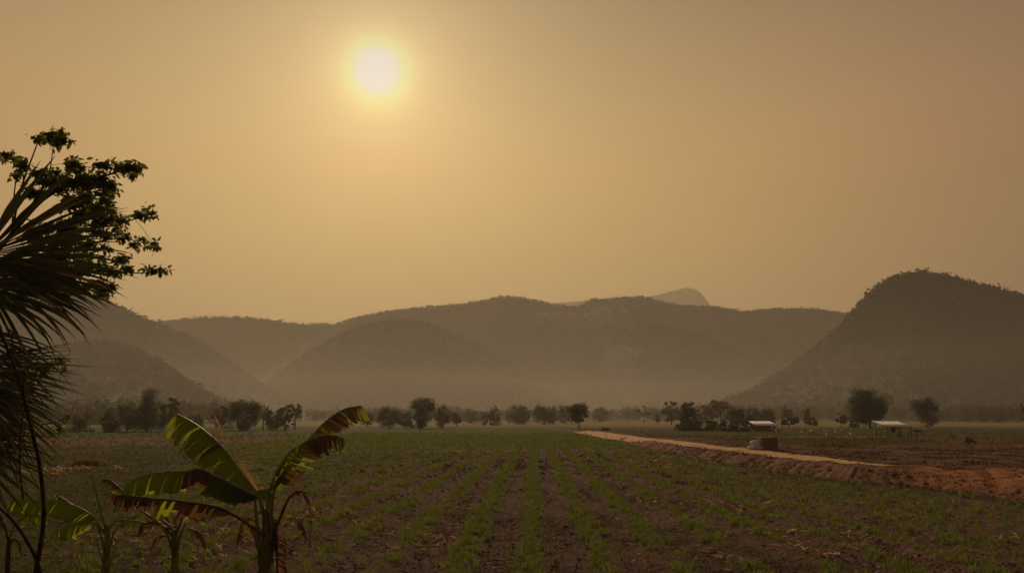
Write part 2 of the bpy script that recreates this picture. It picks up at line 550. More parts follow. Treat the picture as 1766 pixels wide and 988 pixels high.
def ridge(name, prof, D, wf, wb, seed, mat, ncrown, csize, spur=.35, power=1.15, base=-3):
    """a long hill: crest traced at its own distance D, real slopes before and behind"""
    prof = sorted(prof)
    px = np.array([p[0] for p in prof], float); py = np.array([p[1] for p in prof], float)
    xs = (px - 883) / F * D
    crest = np.array([W(a, b, D).z for a, b in prof]) - csize * .7
    X1 = np.arange(xs[0], xs[-1], D * 4.0 / F)
    # smooth interpolation of the crest
    zc = np.interp(X1, xs, crest)
    k = np.hanning(9); k /= k.sum()
    zc = np.convolve(np.pad(zc, 4, 'edge'), k, 'valid')
    T = np.concatenate([np.linspace(-1, -.12, 46), np.linspace(-.11, .12, 16), np.linspace(.15, 1, 12)])
    XX, TT = np.meshgrid(X1, T)
    Zc = np.broadcast_to(zc, XX.shape)
    sp = 1 + spur * 2 * (fbm(XX / (wf * .55), 0 * XX + seed, 3, seed) - .5)
    a = np.abs(TT)
    P = (1 - a ** power) * (1 - a) ** .25
    P = np.clip(P, 0, 1)
    YY = np.where(TT < 0, D + TT * wf * sp, D + TT * wb)
    zz = Zc * P
    rel = (P * (1 - P) * 4)
    zz = zz + rel * Zc * .22 * (fbm(XX / (wf * .30), YY / (wf * .5), 5, seed + 3) - .52)
    zz = zz + (fbm(XX / 9, YY / 9, 2, seed + 8) - .5) * 5 * np.clip(Zc / 60, 0, 1)
    zz = zz + base * np.clip(a, 0, 1)
    nr, nc = XX.shape
    idx = np.arange(nr * nc).reshape(nr, nc)
    Fq = np.stack([idx[:-1, :-1], idx[:-1, 1:], idx[1:, 1:], idx[1:, :-1]], -1).reshape(-1, 4)
    o = mk(name, np.stack([XX, YY, zz], -1).reshape(-1, 3), Fq, mat, smooth=True)
    tag(o, kind='structure')
    # forest crowns
    if ncrown:
        ci = RNG.uniform(0, nc - 1.01, ncrown)
        ri = RNG.uniform(0, 60, ncrown)
        m = RNG.random(ncrown) < .3
        ri[m] = RNG.uniform(46, 60, m.sum())
        r0 = ri.astype(int); c0 = ci.astype(int); fr = ri - r0; fc = ci - c0

        def smp(Q):
            return (Q[r0, c0] * (1 - fr) * (1 - fc) + Q[r0 + 1, c0] * fr * (1 - fc) + Q[r0, c0 + 1] * (1 - fr) * fc + Q[r0 + 1, c0 + 1] * fr * fc)
        P_ = np.stack([smp(XX), smp(YY), smp(zz)], -1)
        s = RNG.uniform(.45, 1.1, ncrown) ** 1.3 * csize
        P_[:, 2] += s * .35
        keep = P_[:, 2] > 2
        return P_[keep], s[keep]
    return None


M['hill'] = simple('hill ground', (.036, .038, .022), (.050, .048, .030), .008, .95, .0)
hillp = []
hillp.append(ridge('hill_left_near', [(-900, 640), (-500, 610), (-250, 600), (-60, 612), (60, 602), (140, 588), (185, 583), (225, 594), (275, 622), (310, 645), (345, 668), (380, 688), (430, 700), (480, 719)],
                   800, 280, 260, 1, M['hill'], 7000, 5.5))
hillp.append(ridge('hill_left', [(-1000, 560), (-700, 520), (-400, 500), (-150, 510), (0, 500), (90, 496), (150, 508), (195, 523), (235, 541), (262, 553), (300, 566), (340, 583), (385, 612), (430, 645), (480, 678), (520, 700), (560, 719)],
                   1500, 420, 380, 2, M['hill'], 9000, 6.5))
hillp.append(ridge('hill_centre', [(380, 719), (430, 690), (470, 655), (520, 615), (580, 577), (630, 556), (685, 548), (735, 554), (800, 580), (860, 612), (910, 645), (955, 680), (1000, 700), (1060, 719)],
                   1950, 480, 420, 3, M['hill'], 12000, 6.5))
hillp.append(ridge('hill_back_ridge', [(-200, 590), (60, 575), (200, 560), (262, 553), (300, 549), (350, 545), (420, 545), (470, 551), (520, 557), (575, 557), (600, 549), (640, 540), (700, 530), (740, 527),
                                       (800, 522), (840, 514), (870, 508), (900, 512), (940, 520), (975, 527), (1000, 526), (1020, 515), (1060, 511), (1110, 508), (1140, 517), (1180, 525), (1240, 527), (1285, 535),
                                       (1340, 530), (1400, 530), (1440, 534), (1480, 541), (1560, 560), (1700, 570), (1900, 590), (2100, 640)],
                   2800, 850, 600, 4, M['hill'], 26000, 8.5, spur=.6))
hillp.append(ridge('hill_spur', [(900, 719), (960, 660), (1010, 615), (1060, 575), (1110, 552), (1180, 560), (1250, 590), (1330, 640), (1420, 690), (1500, 719)],
                   2350, 480, 400, 15, M['hill'], 9000, 7.0, power=1.0))
hillp.append(ridge('hill_right', [(1120, 719), (1180, 706), (1240, 692), (1300, 668), (1350, 638), (1395, 605), (1435, 574), (1468, 546), (1490, 520), (1510, 499), (1535, 482), (1565, 471), (1600, 466), (1640, 470), (1690, 484),
                                  (1740, 497), (1775, 507), (1850, 535), (1950, 570), (2100, 560), (2300, 600), (2500, 660)],
                   1150, 420, 350, 6, M['hill'], 16000, 5.5))
ridge('far_peak', [(700, 560), (900, 530), (945, 523), (1000, 519), (1060, 516), (1130, 510), (1165, 501), (1190, 495), (1208, 499), (1218, 508), (1228, 528), (1300, 560), (1500, 600)],
      8300, 900, 900, 8, M['hill'], 0, 0, spur=.15)
PP = np.concatenate([h[0] for h in hillp]); SS = np.concatenate([h[1] for h in hillp])
kq = 8
PP = np.repeat(PP, kq, 0); SS = np.repeat(SS, kq) * .8
PP = PP + RNG.normal(size=PP.shape) * SS[:, None] * np.array([.55, .55, .42])
d_ = RNG.normal(size=PP.shape); d_ /= np.linalg.norm(d_, axis=1, keepdims=True)
e_ = np.cross(d_, RNG.normal(size=PP.shape)); e_ /= np.linalg.norm(e_, axis=1, keepdims=True)
L_ = (SS * RNG.uniform(.3, .62, len(SS)))[:, None]
v_ = np.stack([PP - d_ * L_, PP + e_ * L_ * .8, PP + d_ * L_, PP - e_ * L_ * .8], 1).reshape(-1, 3)
f_ = np.arange(len(v_)).reshape(-1, 4)
tag(mk('hillside_forest', v_, f_, M['hillwood']), 'dry scrub forest covering the hazy hills behind the field', 'forest', kind='stuff')


# ------------------------------------------------------------------ leaves in clouds
def leaf_cloud(P, size, aspect=1.0, droop=None, sz_j=.35):
    """random leaf quads (diamonds) at points P"""
    n = len(P)
    d = RNG.normal(size=(n, 3))
    if droop is not None:
        d[:, 2] = d[:, 2] * .4 - droop
    d /= np.linalg.norm(d, axis=1, keepdims=True)
    q = RNG.normal(size=(n, 3))
    s = np.cross(d, q); s /= np.linalg.norm(s, axis=1, keepdims=True) + 1e-9
    L = (size * RNG.uniform(1 - sz_j, 1 + sz_j, n))[:, None]
    a = P - d * L * .5; b = P + s * L * .5 * aspect - d * L * .05; c = P + d * L * .5; e = P - s * L * .5 * aspect - d * L * .05
    V = np.stack([a, b, c, e], 1).reshape(-1, 3)
    Fq = np.arange(4 * n).reshape(n, 4)
    return V, Fq


def crown_points(w, h, shape, n, seed):
    rg = np.random.default_rng(seed)
    nc = {'airy': 26, 'bare': 14, 'umbrella': 26, 'cone': 22, 'column': 24, 'bush': 30}.get(shape, 55)
    C = []
    while len(C) < nc:
        p = rg.uniform(-1, 1, 3)
        zz = (p[2] + 1) / 2
        lim = 1.0
        rr = math.hypot(p[0], p[1])
        if shape == 'round': lim = math.sqrt(max(0, 1 - p[2] ** 2)) ** .8
        elif shape == 'heart': lim = min(1, .35 + zz * 1.2) * (1 if zz < .72 else math.sqrt(max(0, 1 - ((zz - .72) / .28) ** 2)) * .75 + .25)
        elif shape == 'cone': lim = (1 - zz) * .95 + .12
        elif shape == 'umbrella': lim = .45 + .55 * math.sin(zz * PI) if zz > .25 else .25
        elif shape == 'column': lim = .85 * math.sin(min(1, zz * 1.15 + .12) * PI * .9 + .1) ** .5 if zz < .95 else .3
        elif shape == 'bush': lim = math.sqrt(max(0, 1 - zz ** 2))
        elif shape == 'tiered': lim = (1.0 - zz * .72) * (.55 + .45 * abs(math.sin(zz * 9)))
        else: lim = math.sqrt(max(0, 1 - p[2] ** 2))
        if rr > lim or (rr < lim * .35 and rg.random() < .6): continue
        C.append((p[0] * w / 2 * .88, p[1] * w / 2 * .88, zz * h))
    C = np.array(C)
    C = C * np.array([1, 1, 1]) + rg.normal(0, .04, (nc, 3)) * np.array([w, w, h])
    C[:, 2] = np.clip(C[:, 2], .02 * h, 1.02 * h)
    cr = rg.uniform(.09, .26, nc) * min(w, h * 1.3)
    if shape in ('airy', 'bare'): cr *= .75
    k = rg.integers(0, nc, n)
    d = rg.normal(size=(n, 3)); d /= np.linalg.norm(d, axis=1, keepdims=True)
    rr = rg.uniform(0, 1, n) ** .4
    P = C[k] + d * (cr[k] * rr)[:, None] * np.array([1, 1, .75])
    return P, C


def limb(mb, a, b, r0, r1, bend=.1, k=6, n=5):
    a = Vector(a); b = Vector(b)
    L = (b - a).length
    pts = []; rad = []
    off = Vector((random.uniform(-1, 1), random.uniform(-1, 1), random.uniform(.2, .9))) * L * bend
    for i in range(n):
        t = i / (n - 1)
        pts.append(a.lerp(b, t) + off * math.sin(PI * t) + Vector((random.uniform(-1, 1), random.uniform(-1, 1), 0)) * L * .015 * (0 < i < n - 1))
        rad.append(r0 + (r1 - r0) * t)
    mb.tube(pts, rad, k)
    return pts


def tree(name, px, by, ty, wpx, shape, label, mat='tree_leaf', D=None, crown_from=.22, dens=1.0, cat='tree', group='trees along the far edge of the field', trunk=True, seed=None):
    z0 = 0
    if D is None:
        g = G(px, by); D = g.y
    x = (px - 883) / F * D
    z0 = Z(x, D) - .05
    a, b, c = ray(px, by)
    top = W(px, ty, D).z
    H = top - z0
    w = wpx / F * D
    seed = seed or int(px * 7 + ty)
    random.seed(seed)
    t = thing(name, (x, D, z0), label, cat, group)
    hb = H * crown_from
    leaf = max(.16, D / F * 1.5)
    n = int(min(24000, max(500, dens * 6.5 * w * (H - hb) / (leaf * leaf))))
    P, C = crown_points(w, (H - hb) * .93, shape, n, seed)
    P = P + np.array([x, D, z0 + hb])
    C = C + np.array([x, D, z0 + hb])
    V, Fq = leaf_cloud(P, leaf * 1.25, .7)
    if trunk:
        mb = MB()
        r = max(.05, H * .022)
        lean = random.uniform(-.03, .03) * H
        mid = Vector((x + lean, D, z0 + H * max(.45, crown_from + .2)))
        mb.tube([(x, D, z0 - .1), (x + lean * .2, D, z0 + H * .12), (x + lean * .6, D, z0 + H * .3), mid, mid + Vector((lean * .3, 0, H * .3))],
                [r * 1.5, r * 1.1, r * .9, r * .65, r * .2], 8)
        kk = 16 if shape in ('bare', 'airy') else 9
        for i in range(min(kk, len(C))):
            cc = Vector(C[i])
            s0 = Vector((x + lean * .6, D, z0 + H * .26)).lerp(mid, random.random())
            limb(mb, s0, cc, r * .45, r * .1, .08)
        mb.build('trunk', M['bark'], t)
    mk('crown', V, Fq, M[mat], t)
    return t


GA = 'trees along the far edge of the field'
T = [
    # name px base top width shape label mat crown_from dens
    ('broadleaf_tree', 148, 745, 704, 52, 'bush', 'low ragged scrubby tree at the left end of the far tree line', 'tree_leaf_olive', .05, .8),
    ('broadleaf_tree', 201, 745, 700, 34, 'column', 'dark narrow round-topped tree at the left foot of the tall tiered tree clump', 'tree_leaf', .05, 1.2),
    ('broadleaf_tree', 230, 744, 691, 38, 'round', 'hazy full-crowned tree between the dark narrow tree and the tallest tiered tree', 'tree_leaf_olive', .08, 1),
    ('broadleaf_tree', 264, 744, 667, 66, 'tiered', 'tallest tree of the left clump with flat tiers and a pointed top', 'tree_leaf', .08, 1.1),
    ('broadleaf_tree', 303, 744, 681, 36, 'airy', 'thin loose-crowned tree just right of the tallest tiered tree', 'tree_leaf_olive', .12, .9),
    ('broadleaf_tree', 340, 741, 712, 46, 'bush', 'low hazy bush tree behind the tip of the big banana leaf', 'tree_leaf_olive', .03, .8),
    ('broadleaf_tree', 390, 741, 697, 32, 'airy', 'slim pale tree left of the dense round tree, over the dry banana spike', 'tree_leaf_olive', .1, .9),
    ('broadleaf_tree', 430, 742, 690, 54, 'round', 'dense round dark tree standing alone above the banana plant', 'tree_leaf', .06, 1.7),
    ('bare_tree', 461, 741, 697, 22, 'bare', 'leafless twiggy tree between the dense round tree and the twin-crowned pair', 'tree_leaf_dry', .35, .12),
    ('broadleaf_tree', 478, 741, 706, 36, 'round', 'low rounded tree at the left of the twin-crowned pair', 'tree_leaf', .05, 1.3),
    ('broadleaf_tree', 498, 742, 689, 32, 'airy', 'tall open-branched tree in the middle of the pair left of the raised brown banana leaf', 'tree_leaf_olive', .12, 1),
    ('broadleaf_tree', 515, 740, 694, 26, 'airy', 'thin feathery tree at the right of the twin-crowned pair', 'tree_leaf_olive', .15, .8),
    ('broadleaf_tree', 636, 736, 710, 26, 'round', 'small faint tree just right of the tip of the brown banana leaf', 'tree_leaf_olive', .12, 1),
    ('broadleaf_tree', 675, 738, 701, 42, 'round', 'broad low tree at the left of the middle clump', 'tree_leaf_olive', .04, 1.2),
    ('broadleaf_tree', 703, 738, 709, 28, 'bush', 'short dark bushy tree in front of the tall middle tree', 'tree_leaf', .04, 1.1),
    ('broadleaf_tree', 730, 739, 683, 40, 'heart', 'tallest tree of the middle clump with a mushroom-shaped top', 'tree_leaf', .05, 1.3),
    ('broadleaf_tree', 766, 738, 699, 32, 'round', 'ragged mid-height tree at the right of the middle clump', 'tree_leaf_olive', .06, 1.1),
    ('broadleaf_tree', 789, 735, 703, 19, 'column', 'small upright oval tree standing apart, right of the middle clump', 'tree_leaf', .18, 1.4),
    ('sapling', 728, 748, 720, 16, 'umbrella', 'thin dark sapling in the green field in front of the middle clump', 'tree_leaf', .55, .5),
    ('broadleaf_tree', 847, 733, 706, 34, 'bush', 'low faint tree at the left of the hazy grove by the lone tree', 'tree_leaf_dry', .05, 1),
    ('broadleaf_tree', 893, 732, 697, 42, 'round', 'rounded faint tree in the left half of the hazy grove', 'tree_leaf_olive', .05, 1),
    ('broadleaf_tree', 938, 732, 696, 46, 'round', 'widest faint tree in the hazy grove left of the lone dark tree', 'tree_leaf_olive', .05, 1),
    ('broadleaf_tree', 975, 731, 698, 30, 'round', 'faint tree touching the lone dark tree from behind on its left', 'tree_leaf_olive', .05, 1),
    ('broadleaf_tree', 997, 740, 694, 31, 'heart', 'lone dark heart-shaped tree at the far end of the sandy track', 'tree_leaf', .16, 3.2),
    ('broadleaf_tree', 1033, 727, 700, 25, 'round', 'small faint round tree just right of the lone dark tree', 'tree_leaf_olive', .05, 1.2),
    ('bare_tree', 1107, 729, 697, 28, 'bare', 'faint nearly leafless tree in the yellowish far field', 'tree_leaf_dry', .3, .4),
    ('sapling', 1131, 733, 711, 11, 'column', 'tiny reddish sapling alone in the far field left of the green bushes', 'tree_leaf_dry', .25, 1),
    ('broadleaf_tree', 1154, 732, 689, 34, 'airy', 'pale loose tree left of the dark tree above the bushes', 'tree_leaf_olive', .08, 1),
    ('broadleaf_tree', 1182, 742, 692, 36, 'round', 'dark spiky-topped tree above the green bushes right of the track', 'tree_leaf', .1, 1.6),
    ('broadleaf_tree', 1238, 733, 687, 44, 'airy', 'thin high-crowned hazy tree behind the yellow-green bushes', 'tree_leaf_dry', .2, .7),
    ('broadleaf_tree', 1212, 733, 697, 34, 'airy', 'hazy tree between the dark spiky tree and the thin high one', 'tree_leaf_dry', .1, .8),
    ('broadleaf_tree', 1265, 738, 699, 30, 'round', 'dark round tree just left of the white-roofed shed, behind the flat-topped one', 'tree_leaf', .1, 1.4),
    ('broadleaf_tree', 1293, 734, 702, 30, 'round', 'blue-green hazy tree directly behind the white-roofed shed', 'tree_leaf', .05, 1),
    ('broadleaf_tree', 1318, 734, 704, 30, 'round', 'hazy green tree behind the right end of the white-roofed shed', 'tree_leaf', .05, 1.1),
    ('umbrella_tree', 1281, 741, 719, 38, 'umbrella', 'low flat-topped dark tree touching the left end of the white-roofed shed', 'tree_leaf', .3, 1.8),
    ('umbrella_tree', 1352, 741, 718, 40, 'umbrella', 'low flat-topped dark tree touching the right end of the white-roofed shed', 'tree_leaf', .3, 1.8),
    ('broadleaf_tree', 1351, 731, 699, 26, 'airy', 'faint tree rising behind the right-hand flat-topped tree', 'tree_leaf_olive', .1, .8),
    ('conifer_tree', 1388, 734, 697, 26, 'cone', 'small cone-shaped tree with a pointed top between the two roofs', 'tree_leaf', .05, 1.4),
    ('bare_tree', 1441, 738, 709, 22, 'airy', 'small reddish dry tree left of the big round tree', 'tree_leaf_dry', .25, 1.0),
    ('bare_tree', 1462, 738, 716, 22, 'bush', 'low brown dry shrub tree at the left foot of the big round tree', 'tree_leaf_dry', .1, .9),
    ('broadleaf_tree', 1490, 739, 667, 58, 'round', 'big dark round tree left of the open field hut', 'tree_leaf', .06, 3.4),
    ('broadleaf_tree', 1588, 737, 685, 44, 'round', 'uneven brownish tree right of the open field hut', 'tree_leaf_dry', .1, 1.3),
    ('broadleaf_tree', 1757, 735, 690, 18, 'airy', 'thin spindly tree at the right edge of the photo', 'tree_leaf_olive', .1, .9),
]
for a in T:
    nm, px, by, ty, wp, sh, lb, mt, cf, dn = a
    c_ = 'sapling' if nm == 'sapling' else ('tree')
    tree(nm, px, by, ty, wp, sh, lb, mt, crown_from=cf, dens=dn)

# bushes on the right, behind the track
BU = [(1174, 743, 717, 26, 'tree_leaf', 'dark green bush under the dark spiky-topped tree, left side'),
      (1196, 743, 719, 30, 'tree_leaf', 'dark green bush right under the dark spiky-topped tree'),
      (1222, 743, 716, 24, 'tree_leaf_olive', 'yellow-green bush next to the dark green bushes'),
      (1240, 744, 720, 22, 'tree_leaf_olive', 'yellowish bush in the middle of the row of bushes'),
      (1258, 745, 722, 24, 'tree_leaf_dry', 'brownish bush left of the flat-topped tree by the shed'),
      (1278, 745, 732, 22, 'tree_leaf_olive', 'low bush under the left flat-topped tree'),
      (1300, 745, 735, 26, 'tree_leaf_olive', 'low bush in front of the left end of the white-roofed shed'),
      (1325, 745, 735, 24, 'tree_leaf_dry', 'low brown bush in front of the right end of the white-roofed shed')]
for px, by, ty, wp, mt, lb in BU:
    tree('bush', px, by, ty, wp, 'bush', lb, mt, crown_from=.0, dens=1.3, cat='bush', group='bushes right of the sandy track', trunk=True)


# distant wood that reads as one mass, both sides
def far_wood():
    P = []
    for (x0, x1, D, h0, h1, dens) in ((1610, 1900, 430, 8.5, 11.5, 8), (-120, 340, 300, 7, 12, 6), (300, 420, 380, 8, 11, 7), (-100, 130, 260, 6, 9, 5),
                                      (520, 1180, 640, 7, 15, 5), (1180, 1620, 560, 8, 17, 4), (600, 860, 460, 5, 9, 3), (810, 980, 330, 5.5, 9.5, 2)):
        X0 = (x0 - 883) / F * D; X1 = (x1 - 883) / F * D
        n = int((X1 - X0) / 5 * dens)
        for i in range(n):
            x = RNG.uniform(X0, X1); y = D + RNG.uniform(-30, 60)
            h = h0 + (h1 - h0) * float(vn(x / 26, 3.3, 40)) * RNG.uniform(.55, 1.1)
            r = RNG.uniform(1.6, 3.4)
            k = int(90)
            d = RNG.normal(size=(k, 3)); d /= np.linalg.norm(d, axis=1, keepdims=True)
            q = d * RNG.uniform(0, 1, (k, 1)) ** .4 * np.array([r, r, h * .5]) + np.array([x, y, h * .5])
            P.append(q)
    P = np.concatenate(P)
    V, Fq = leaf_cloud(np.concatenate([P, P + RNG.normal(0, .5, P.shape)]), .8, .8)
    tag(mk('far_wood', V, Fq, M['tree_leaf_olive']), 'hazy far-off wood along the foot of the hills', 'wood', kind='stuff')


far_wood()


# ------------------------------------------------------------------ blades of crop and weeds
def blades(x, y, h, wd, lean, seed=0):
    """bent grass blades: 2 quads + tip"""
    n = len(x)
    z = base_z(x, y)
    th = RNG.uniform(0, 2 * PI, n)
    dx, dy = np.cos(th), np.sin(th)
    fa = RNG.uniform(0, 2 * PI, n)
    sx, sy = np.cos(fa) * wd / 2, np.sin(fa) * wd / 2
    ln = lean * RNG.uniform(.3, 1.3, n) * h
    B = np.stack([x, y, z - .01], -1)
    Mv = B + np.stack([dx * ln * .3, dy * ln * .3, h * .6], -1)
    Tv = B + np.stack([dx * ln, dy * ln, h * RNG.uniform(.75, 1.0, n)], -1)
    s = np.stack([sx, sy, 0 * sx], -1)
    V = np.stack([B - s, B + s, Mv + s * .85, Mv - s * .85, Tv], 1).reshape(-1, 3)
    i = np.arange(n)[:, None] * 5
    return V, i + np.array([[0, 1, 2, 3]]), i + np.array([[3, 2, 4]])


def scatter_crop():
    parts = []
    # (ymin, ymax, tufts per m of row, blades per tuft, blade height, blade width)
    for y0, y1, tm, bt, hh, ww in ((9, 20, 26, 13, .19, .011), (20, 34, 20, 10, .19, .016), (34, 60, 14, 6, .19, .026), (60, 128, 8, 4, .20, .07)):
        kmax = int((y1 * .72 + 4) / ROW_S) + 1
        k0 = -kmax; k1 = kmax
        nrow = k1 - k0
        nt = int(nrow * (y1 - y0) * tm)
        k = RNG.integers(k0, k1, nt)
        y = RNG.uniform(y0, y1, nt)
        x = k * ROW_S - .08 + ROW_DIR * y + RNG.normal(0, 1, nt) * (.15 + .35 * ss(56, 88, y))
        vis = np.abs(x) < y * .72 + 1.5
        cm = crop_mask(x, y)
        patch = fbm(x / 1.1, y / 1.7, 3, 51)
        loose = ss(6.5, 12, x) * .35
        x = x + RNG.normal(0, 1, nt) * (.05 + .45 * ss(8, 12, x) + .3 * ss(-3, -10, x + (y - 12) * .25))
        keep = vis & (RNG.random(nt) < cm * np.clip(.3 + 2.2 * (patch - .28), .08, 1) * (1 - loose)) & (x - toe(y) < -.5)
        # bare gaps in some rows, seen in the photo
        gap = vn(k * 3.7, y / 2.3, 61)
        keep &= gap > .09
        x, y = x[keep], y[keep]
        tuft = RNG.uniform(.5, 1.25, len(x))
        X = np.repeat(x, bt) + RNG.normal(0, .035, len(x) * bt)
        Y = np.repeat(y, bt) + RNG.normal(0, .035, len(x) * bt)
        hb = np.repeat(tuft, bt) * hh * RNG.uniform(.5, 1.2, len(X))
        parts.append(blades(X, Y, hb, ww * RNG.uniform(.7, 1.4, len(X)), .75))
    return parts


def join_blades(parts):
    V = []; Q = []; T3 = []; o = 0
    for v, q, t in parts:
        V.append(v); Q.append(q + o); T3.append(t + o); o += len(v)
    return np.concatenate(V), [np.concatenate(Q), np.concatenate(T3)]


v_, f_ = join_blades(scatter_crop())
tag(mk('crop_rows', v_, f_, M['crop']), 'young green cane shoots growing in long straight rows', 'crop', kind='stuff')


def scatter_weeds():
    parts = []
    for y0, y1, dens, bt, hh, ww in ((8.5, 18, 36, 8, .13, .010), (18, 36, 14, 7, .16, .018), (36, 75, 4.0, 6, .18, .036), (75, 130, .55, 5, .28, .09)):
        area = (y1 - y0) * (y1 * 1.5)
        nt = int(area * dens)
        y = RNG.uniform(y0, y1, nt)
        x = RNG.uniform(-.78, .78, nt) * y1
        vis = np.abs(x) < y * .72 + 1.5
        f = (1 - crop_mask(x, y)) * (x < toe(y) - .6)
        f2 = ss(.45, .62, fbm(x / 2.1, y / 2.1, 3, 71))
        right = ((x > toe(y) + 5) & (y > 62)) * .8
        inrow = crop_mask(x, y) * .06 + crop_mask(x, y) * ss(6, 11, x) * .16 * f2
        p = np.clip(f * (.15 + .85 * f2) + inrow + right * f2, 0, 1)
        keep = vis & (RNG.random(nt) < p)
        x, y = x[keep], y[keep]
        tuft = RNG.uniform(.4, 1.4, len(x))
        X = np.repeat(x, bt) + RNG.normal(0, .05, len(x) * bt)
        Y = np.repeat(y, bt) + RNG.normal(0, .05, len(x) * bt)
        hb = np.repeat(tuft, bt) * hh * RNG.uniform(.5, 1.2, len(X))
        parts.append(blades(X, Y, hb, ww * RNG.uniform(.7, 1.4, len(X)), 1.0))
    return parts


def base_tufts():
    out = []
    for px, n_, w_ in ((458, 900, .55), (302, 800, .6), (183, 800, .6), (20, 700, .6), (240, 700, .7), (380, 700, .6), (100, 800, .7), (520, 400, .5)):
        q = W(px, 1000, BD)
        x_ = q.x + RNG.normal(0, w_, n_); y_ = BD + .25 + RNG.normal(0, .5, n_)
        out.append(blades(x_, y_, RNG.uniform(.06, .26, n_), .010, .9))
    return out


v_, f_ = join_blades(scatter_weeds() + base_tufts())
tag(mk('weeds', v_, f_, M['weed']), 'rough weedy grass on the soil around the crop rows', 'grass', kind='stuff')


# clods of soil
def clods():
    n = 170000
    y = 9 + 50 * RNG.random(n) ** 1.5
    x = RNG.uniform(-.75, .75, n) * y
    m = fbm(x / 1.4, y / 1.4, 3, 91)
    fieldm = (x < toe(y) - .2)
    face = berm_t(x, y)
    dens = np.where(fieldm, np.clip(.1 + 2.2 * (m - .4), .03, 1) * (.35 + .65 * crop_mask(x, y)), .45 + .5 * (face < .3))
    keep = RNG.random(n) < dens
    x, y = x[keep], y[keep]
    s = RNG.gamma(1.8, .0055, len(x)) + .006
    s = np.minimum(s, .07) * (1 + 1.6 * ss(18, 50, y))
    P = np.stack([x, y, base_z(x, y) + s * .05], -1)
    v, f = blobs(P, s, .4, .5)
    tag(mk('soil_clods', v, f, M['clod']), 'loose brown clods of tilled soil lying between the rows', 'soil', kind='stuff')


clods()


def rubble():
    n = 60000
    y = 23 + 80 * RNG.random(n) ** 1.3
    x = toe(y) + RNG.random(n) * y * .8
    m = fbm(x / 3.1, y / 4.4, 3, 191)
    keep = (x < y * .74) & (RNG.random(n) < np.clip((m - .42) * 5, .03, 1) * (.25 + .75 * ss(34, 40, y))) & ((x < np.interp(y, RL_Y, RL_X)) | (x > np.interp(y, RR_Y, RR_X) + .2))
    x, y = x[keep], y[keep]
    s = RNG.gamma(1.6, .018, len(x)) + .012
    s = np.minimum(s, .14)
    P = np.stack([x, y, base_z(x, y) + s * .1], -1)
    v, f = blobs(P, s, .45, .6)
    tag(mk('earth_rubble', v, f, M['earth']), 'broken lumps of dry earth strewn over the bare land right of the track', 'rubble', kind='stuff')


rubble()


# straw: thin dry blades lying about
def straws(n, xs, ys, L0, L1, spread=0, wd=.007, up=.25):
    V = []; Fq = []
    th = RNG.uniform(0, 2 * PI, n)
    L = RNG.uniform(L0, L1, n)
    z = base_z(xs, ys) + .02
    dz = RNG.uniform(0, up, n) * L
    c, s = np.cos(th), np.sin(th)
    w = wd * RNG.uniform(.6, 1.8, n) * (1 + np.maximum(ys - 14, 0) * .03)
    A = np.stack([xs, ys, z], -1); E = np.stack([xs + c * L, ys + s * L, z + dz], -1)
    Mi = (A + E) / 2 + np.stack([-s * L * .08, c * L * .08, L * .07], -1)
    sd = np.stack([-s * w, c * w, w * .6], -1)
    V = np.stack([A - sd, A + sd, Mi + sd, Mi - sd, E], 1).reshape(-1, 3)
    i = np.arange(n)[:, None] * 5
    return V, i + np.array([[0, 1, 2, 3]]), i + np.array([[3, 2, 4]])


sp_ = []
n = 12000
y = 9 + 45 * RNG.random(n) ** 1.4
x = RNG.uniform(-.72, .72, n) * y
k = (x < toe(y) - .3) & (fbm(x / 1.7, y / 1.7, 3, 101) > .47)
sp_.append(straws(k.sum(), x[k], y[k], .03, .16))
for px, py, n, r, L in ((1346, 920, 40, .35, .28), (1368, 945, 34, .28, .25), (1480, 928, 14, .4, .3), (1490, 952, 18, .3, .25), (1428, 958, 10, .3, .35),
                        (735, 922, 46, .45, .22), (760, 940, 30, .5, .2), (1215, 868, 30, .5, .2), (1290, 872, 30, .4, .22), (1290, 884, 16, .3, .2), (450, 905, 20, .4, .2),
                        (490, 900, 40, .5, .3), (560, 885, 40, .6, .3), (230, 925, 60, .5, .25), (350, 960, 30, .4, .25), (430, 925, 50, .5, .3), (105, 812, 90, .9, .5),
                        (600, 885, 30, .4, .25), (1090, 960, 12, .2, .2), (1250, 965, 14, .3, .2), (1128, 862, 12, .4, .2), (790, 780, 20, 1.2, .5), (640, 905, 20, .3, .3),
                        (1745, 930, 10, .2, .4), (1160, 800, 30, 1.5, .5), (1205, 793, 30, 1.2, .5), (960, 820, 12, .6, .3), (1560, 890, 14, .3, .2)):
    g = G(px, py); n = int(n * 1.1)
    sp_.append(straws(n, g.x + RNG.normal(0, r, n), g.y + RNG.normal(0, r * 1.4, n), L * .4, L * 1.3, wd=.015, up=.5))
v_, f_ = join_blades(sp_)
tag(mk('straw_litter', v_, f_, M['straw']), 'scraps of dry orange straw scattered over the soil', 'straw', kind='stuff')

# ------------------------------------------------------------------ field hut and shed


def slab(mb, p, th, mi=0):
    """quad p[4] given corner points, thickened downwards"""
    top = [Vector(q) for q in p]
    bot = [q - Vector((0, 0, th)) for q in top]
    vs = [tuple(q) for q in top + bot]
    mb.add(vs, [(0, 1, 2, 3), (7, 6, 5, 4), (0, 4, 5, 1), (1, 5, 6, 2), (2, 6, 7, 3), (3, 7, 4, 0)], mi)


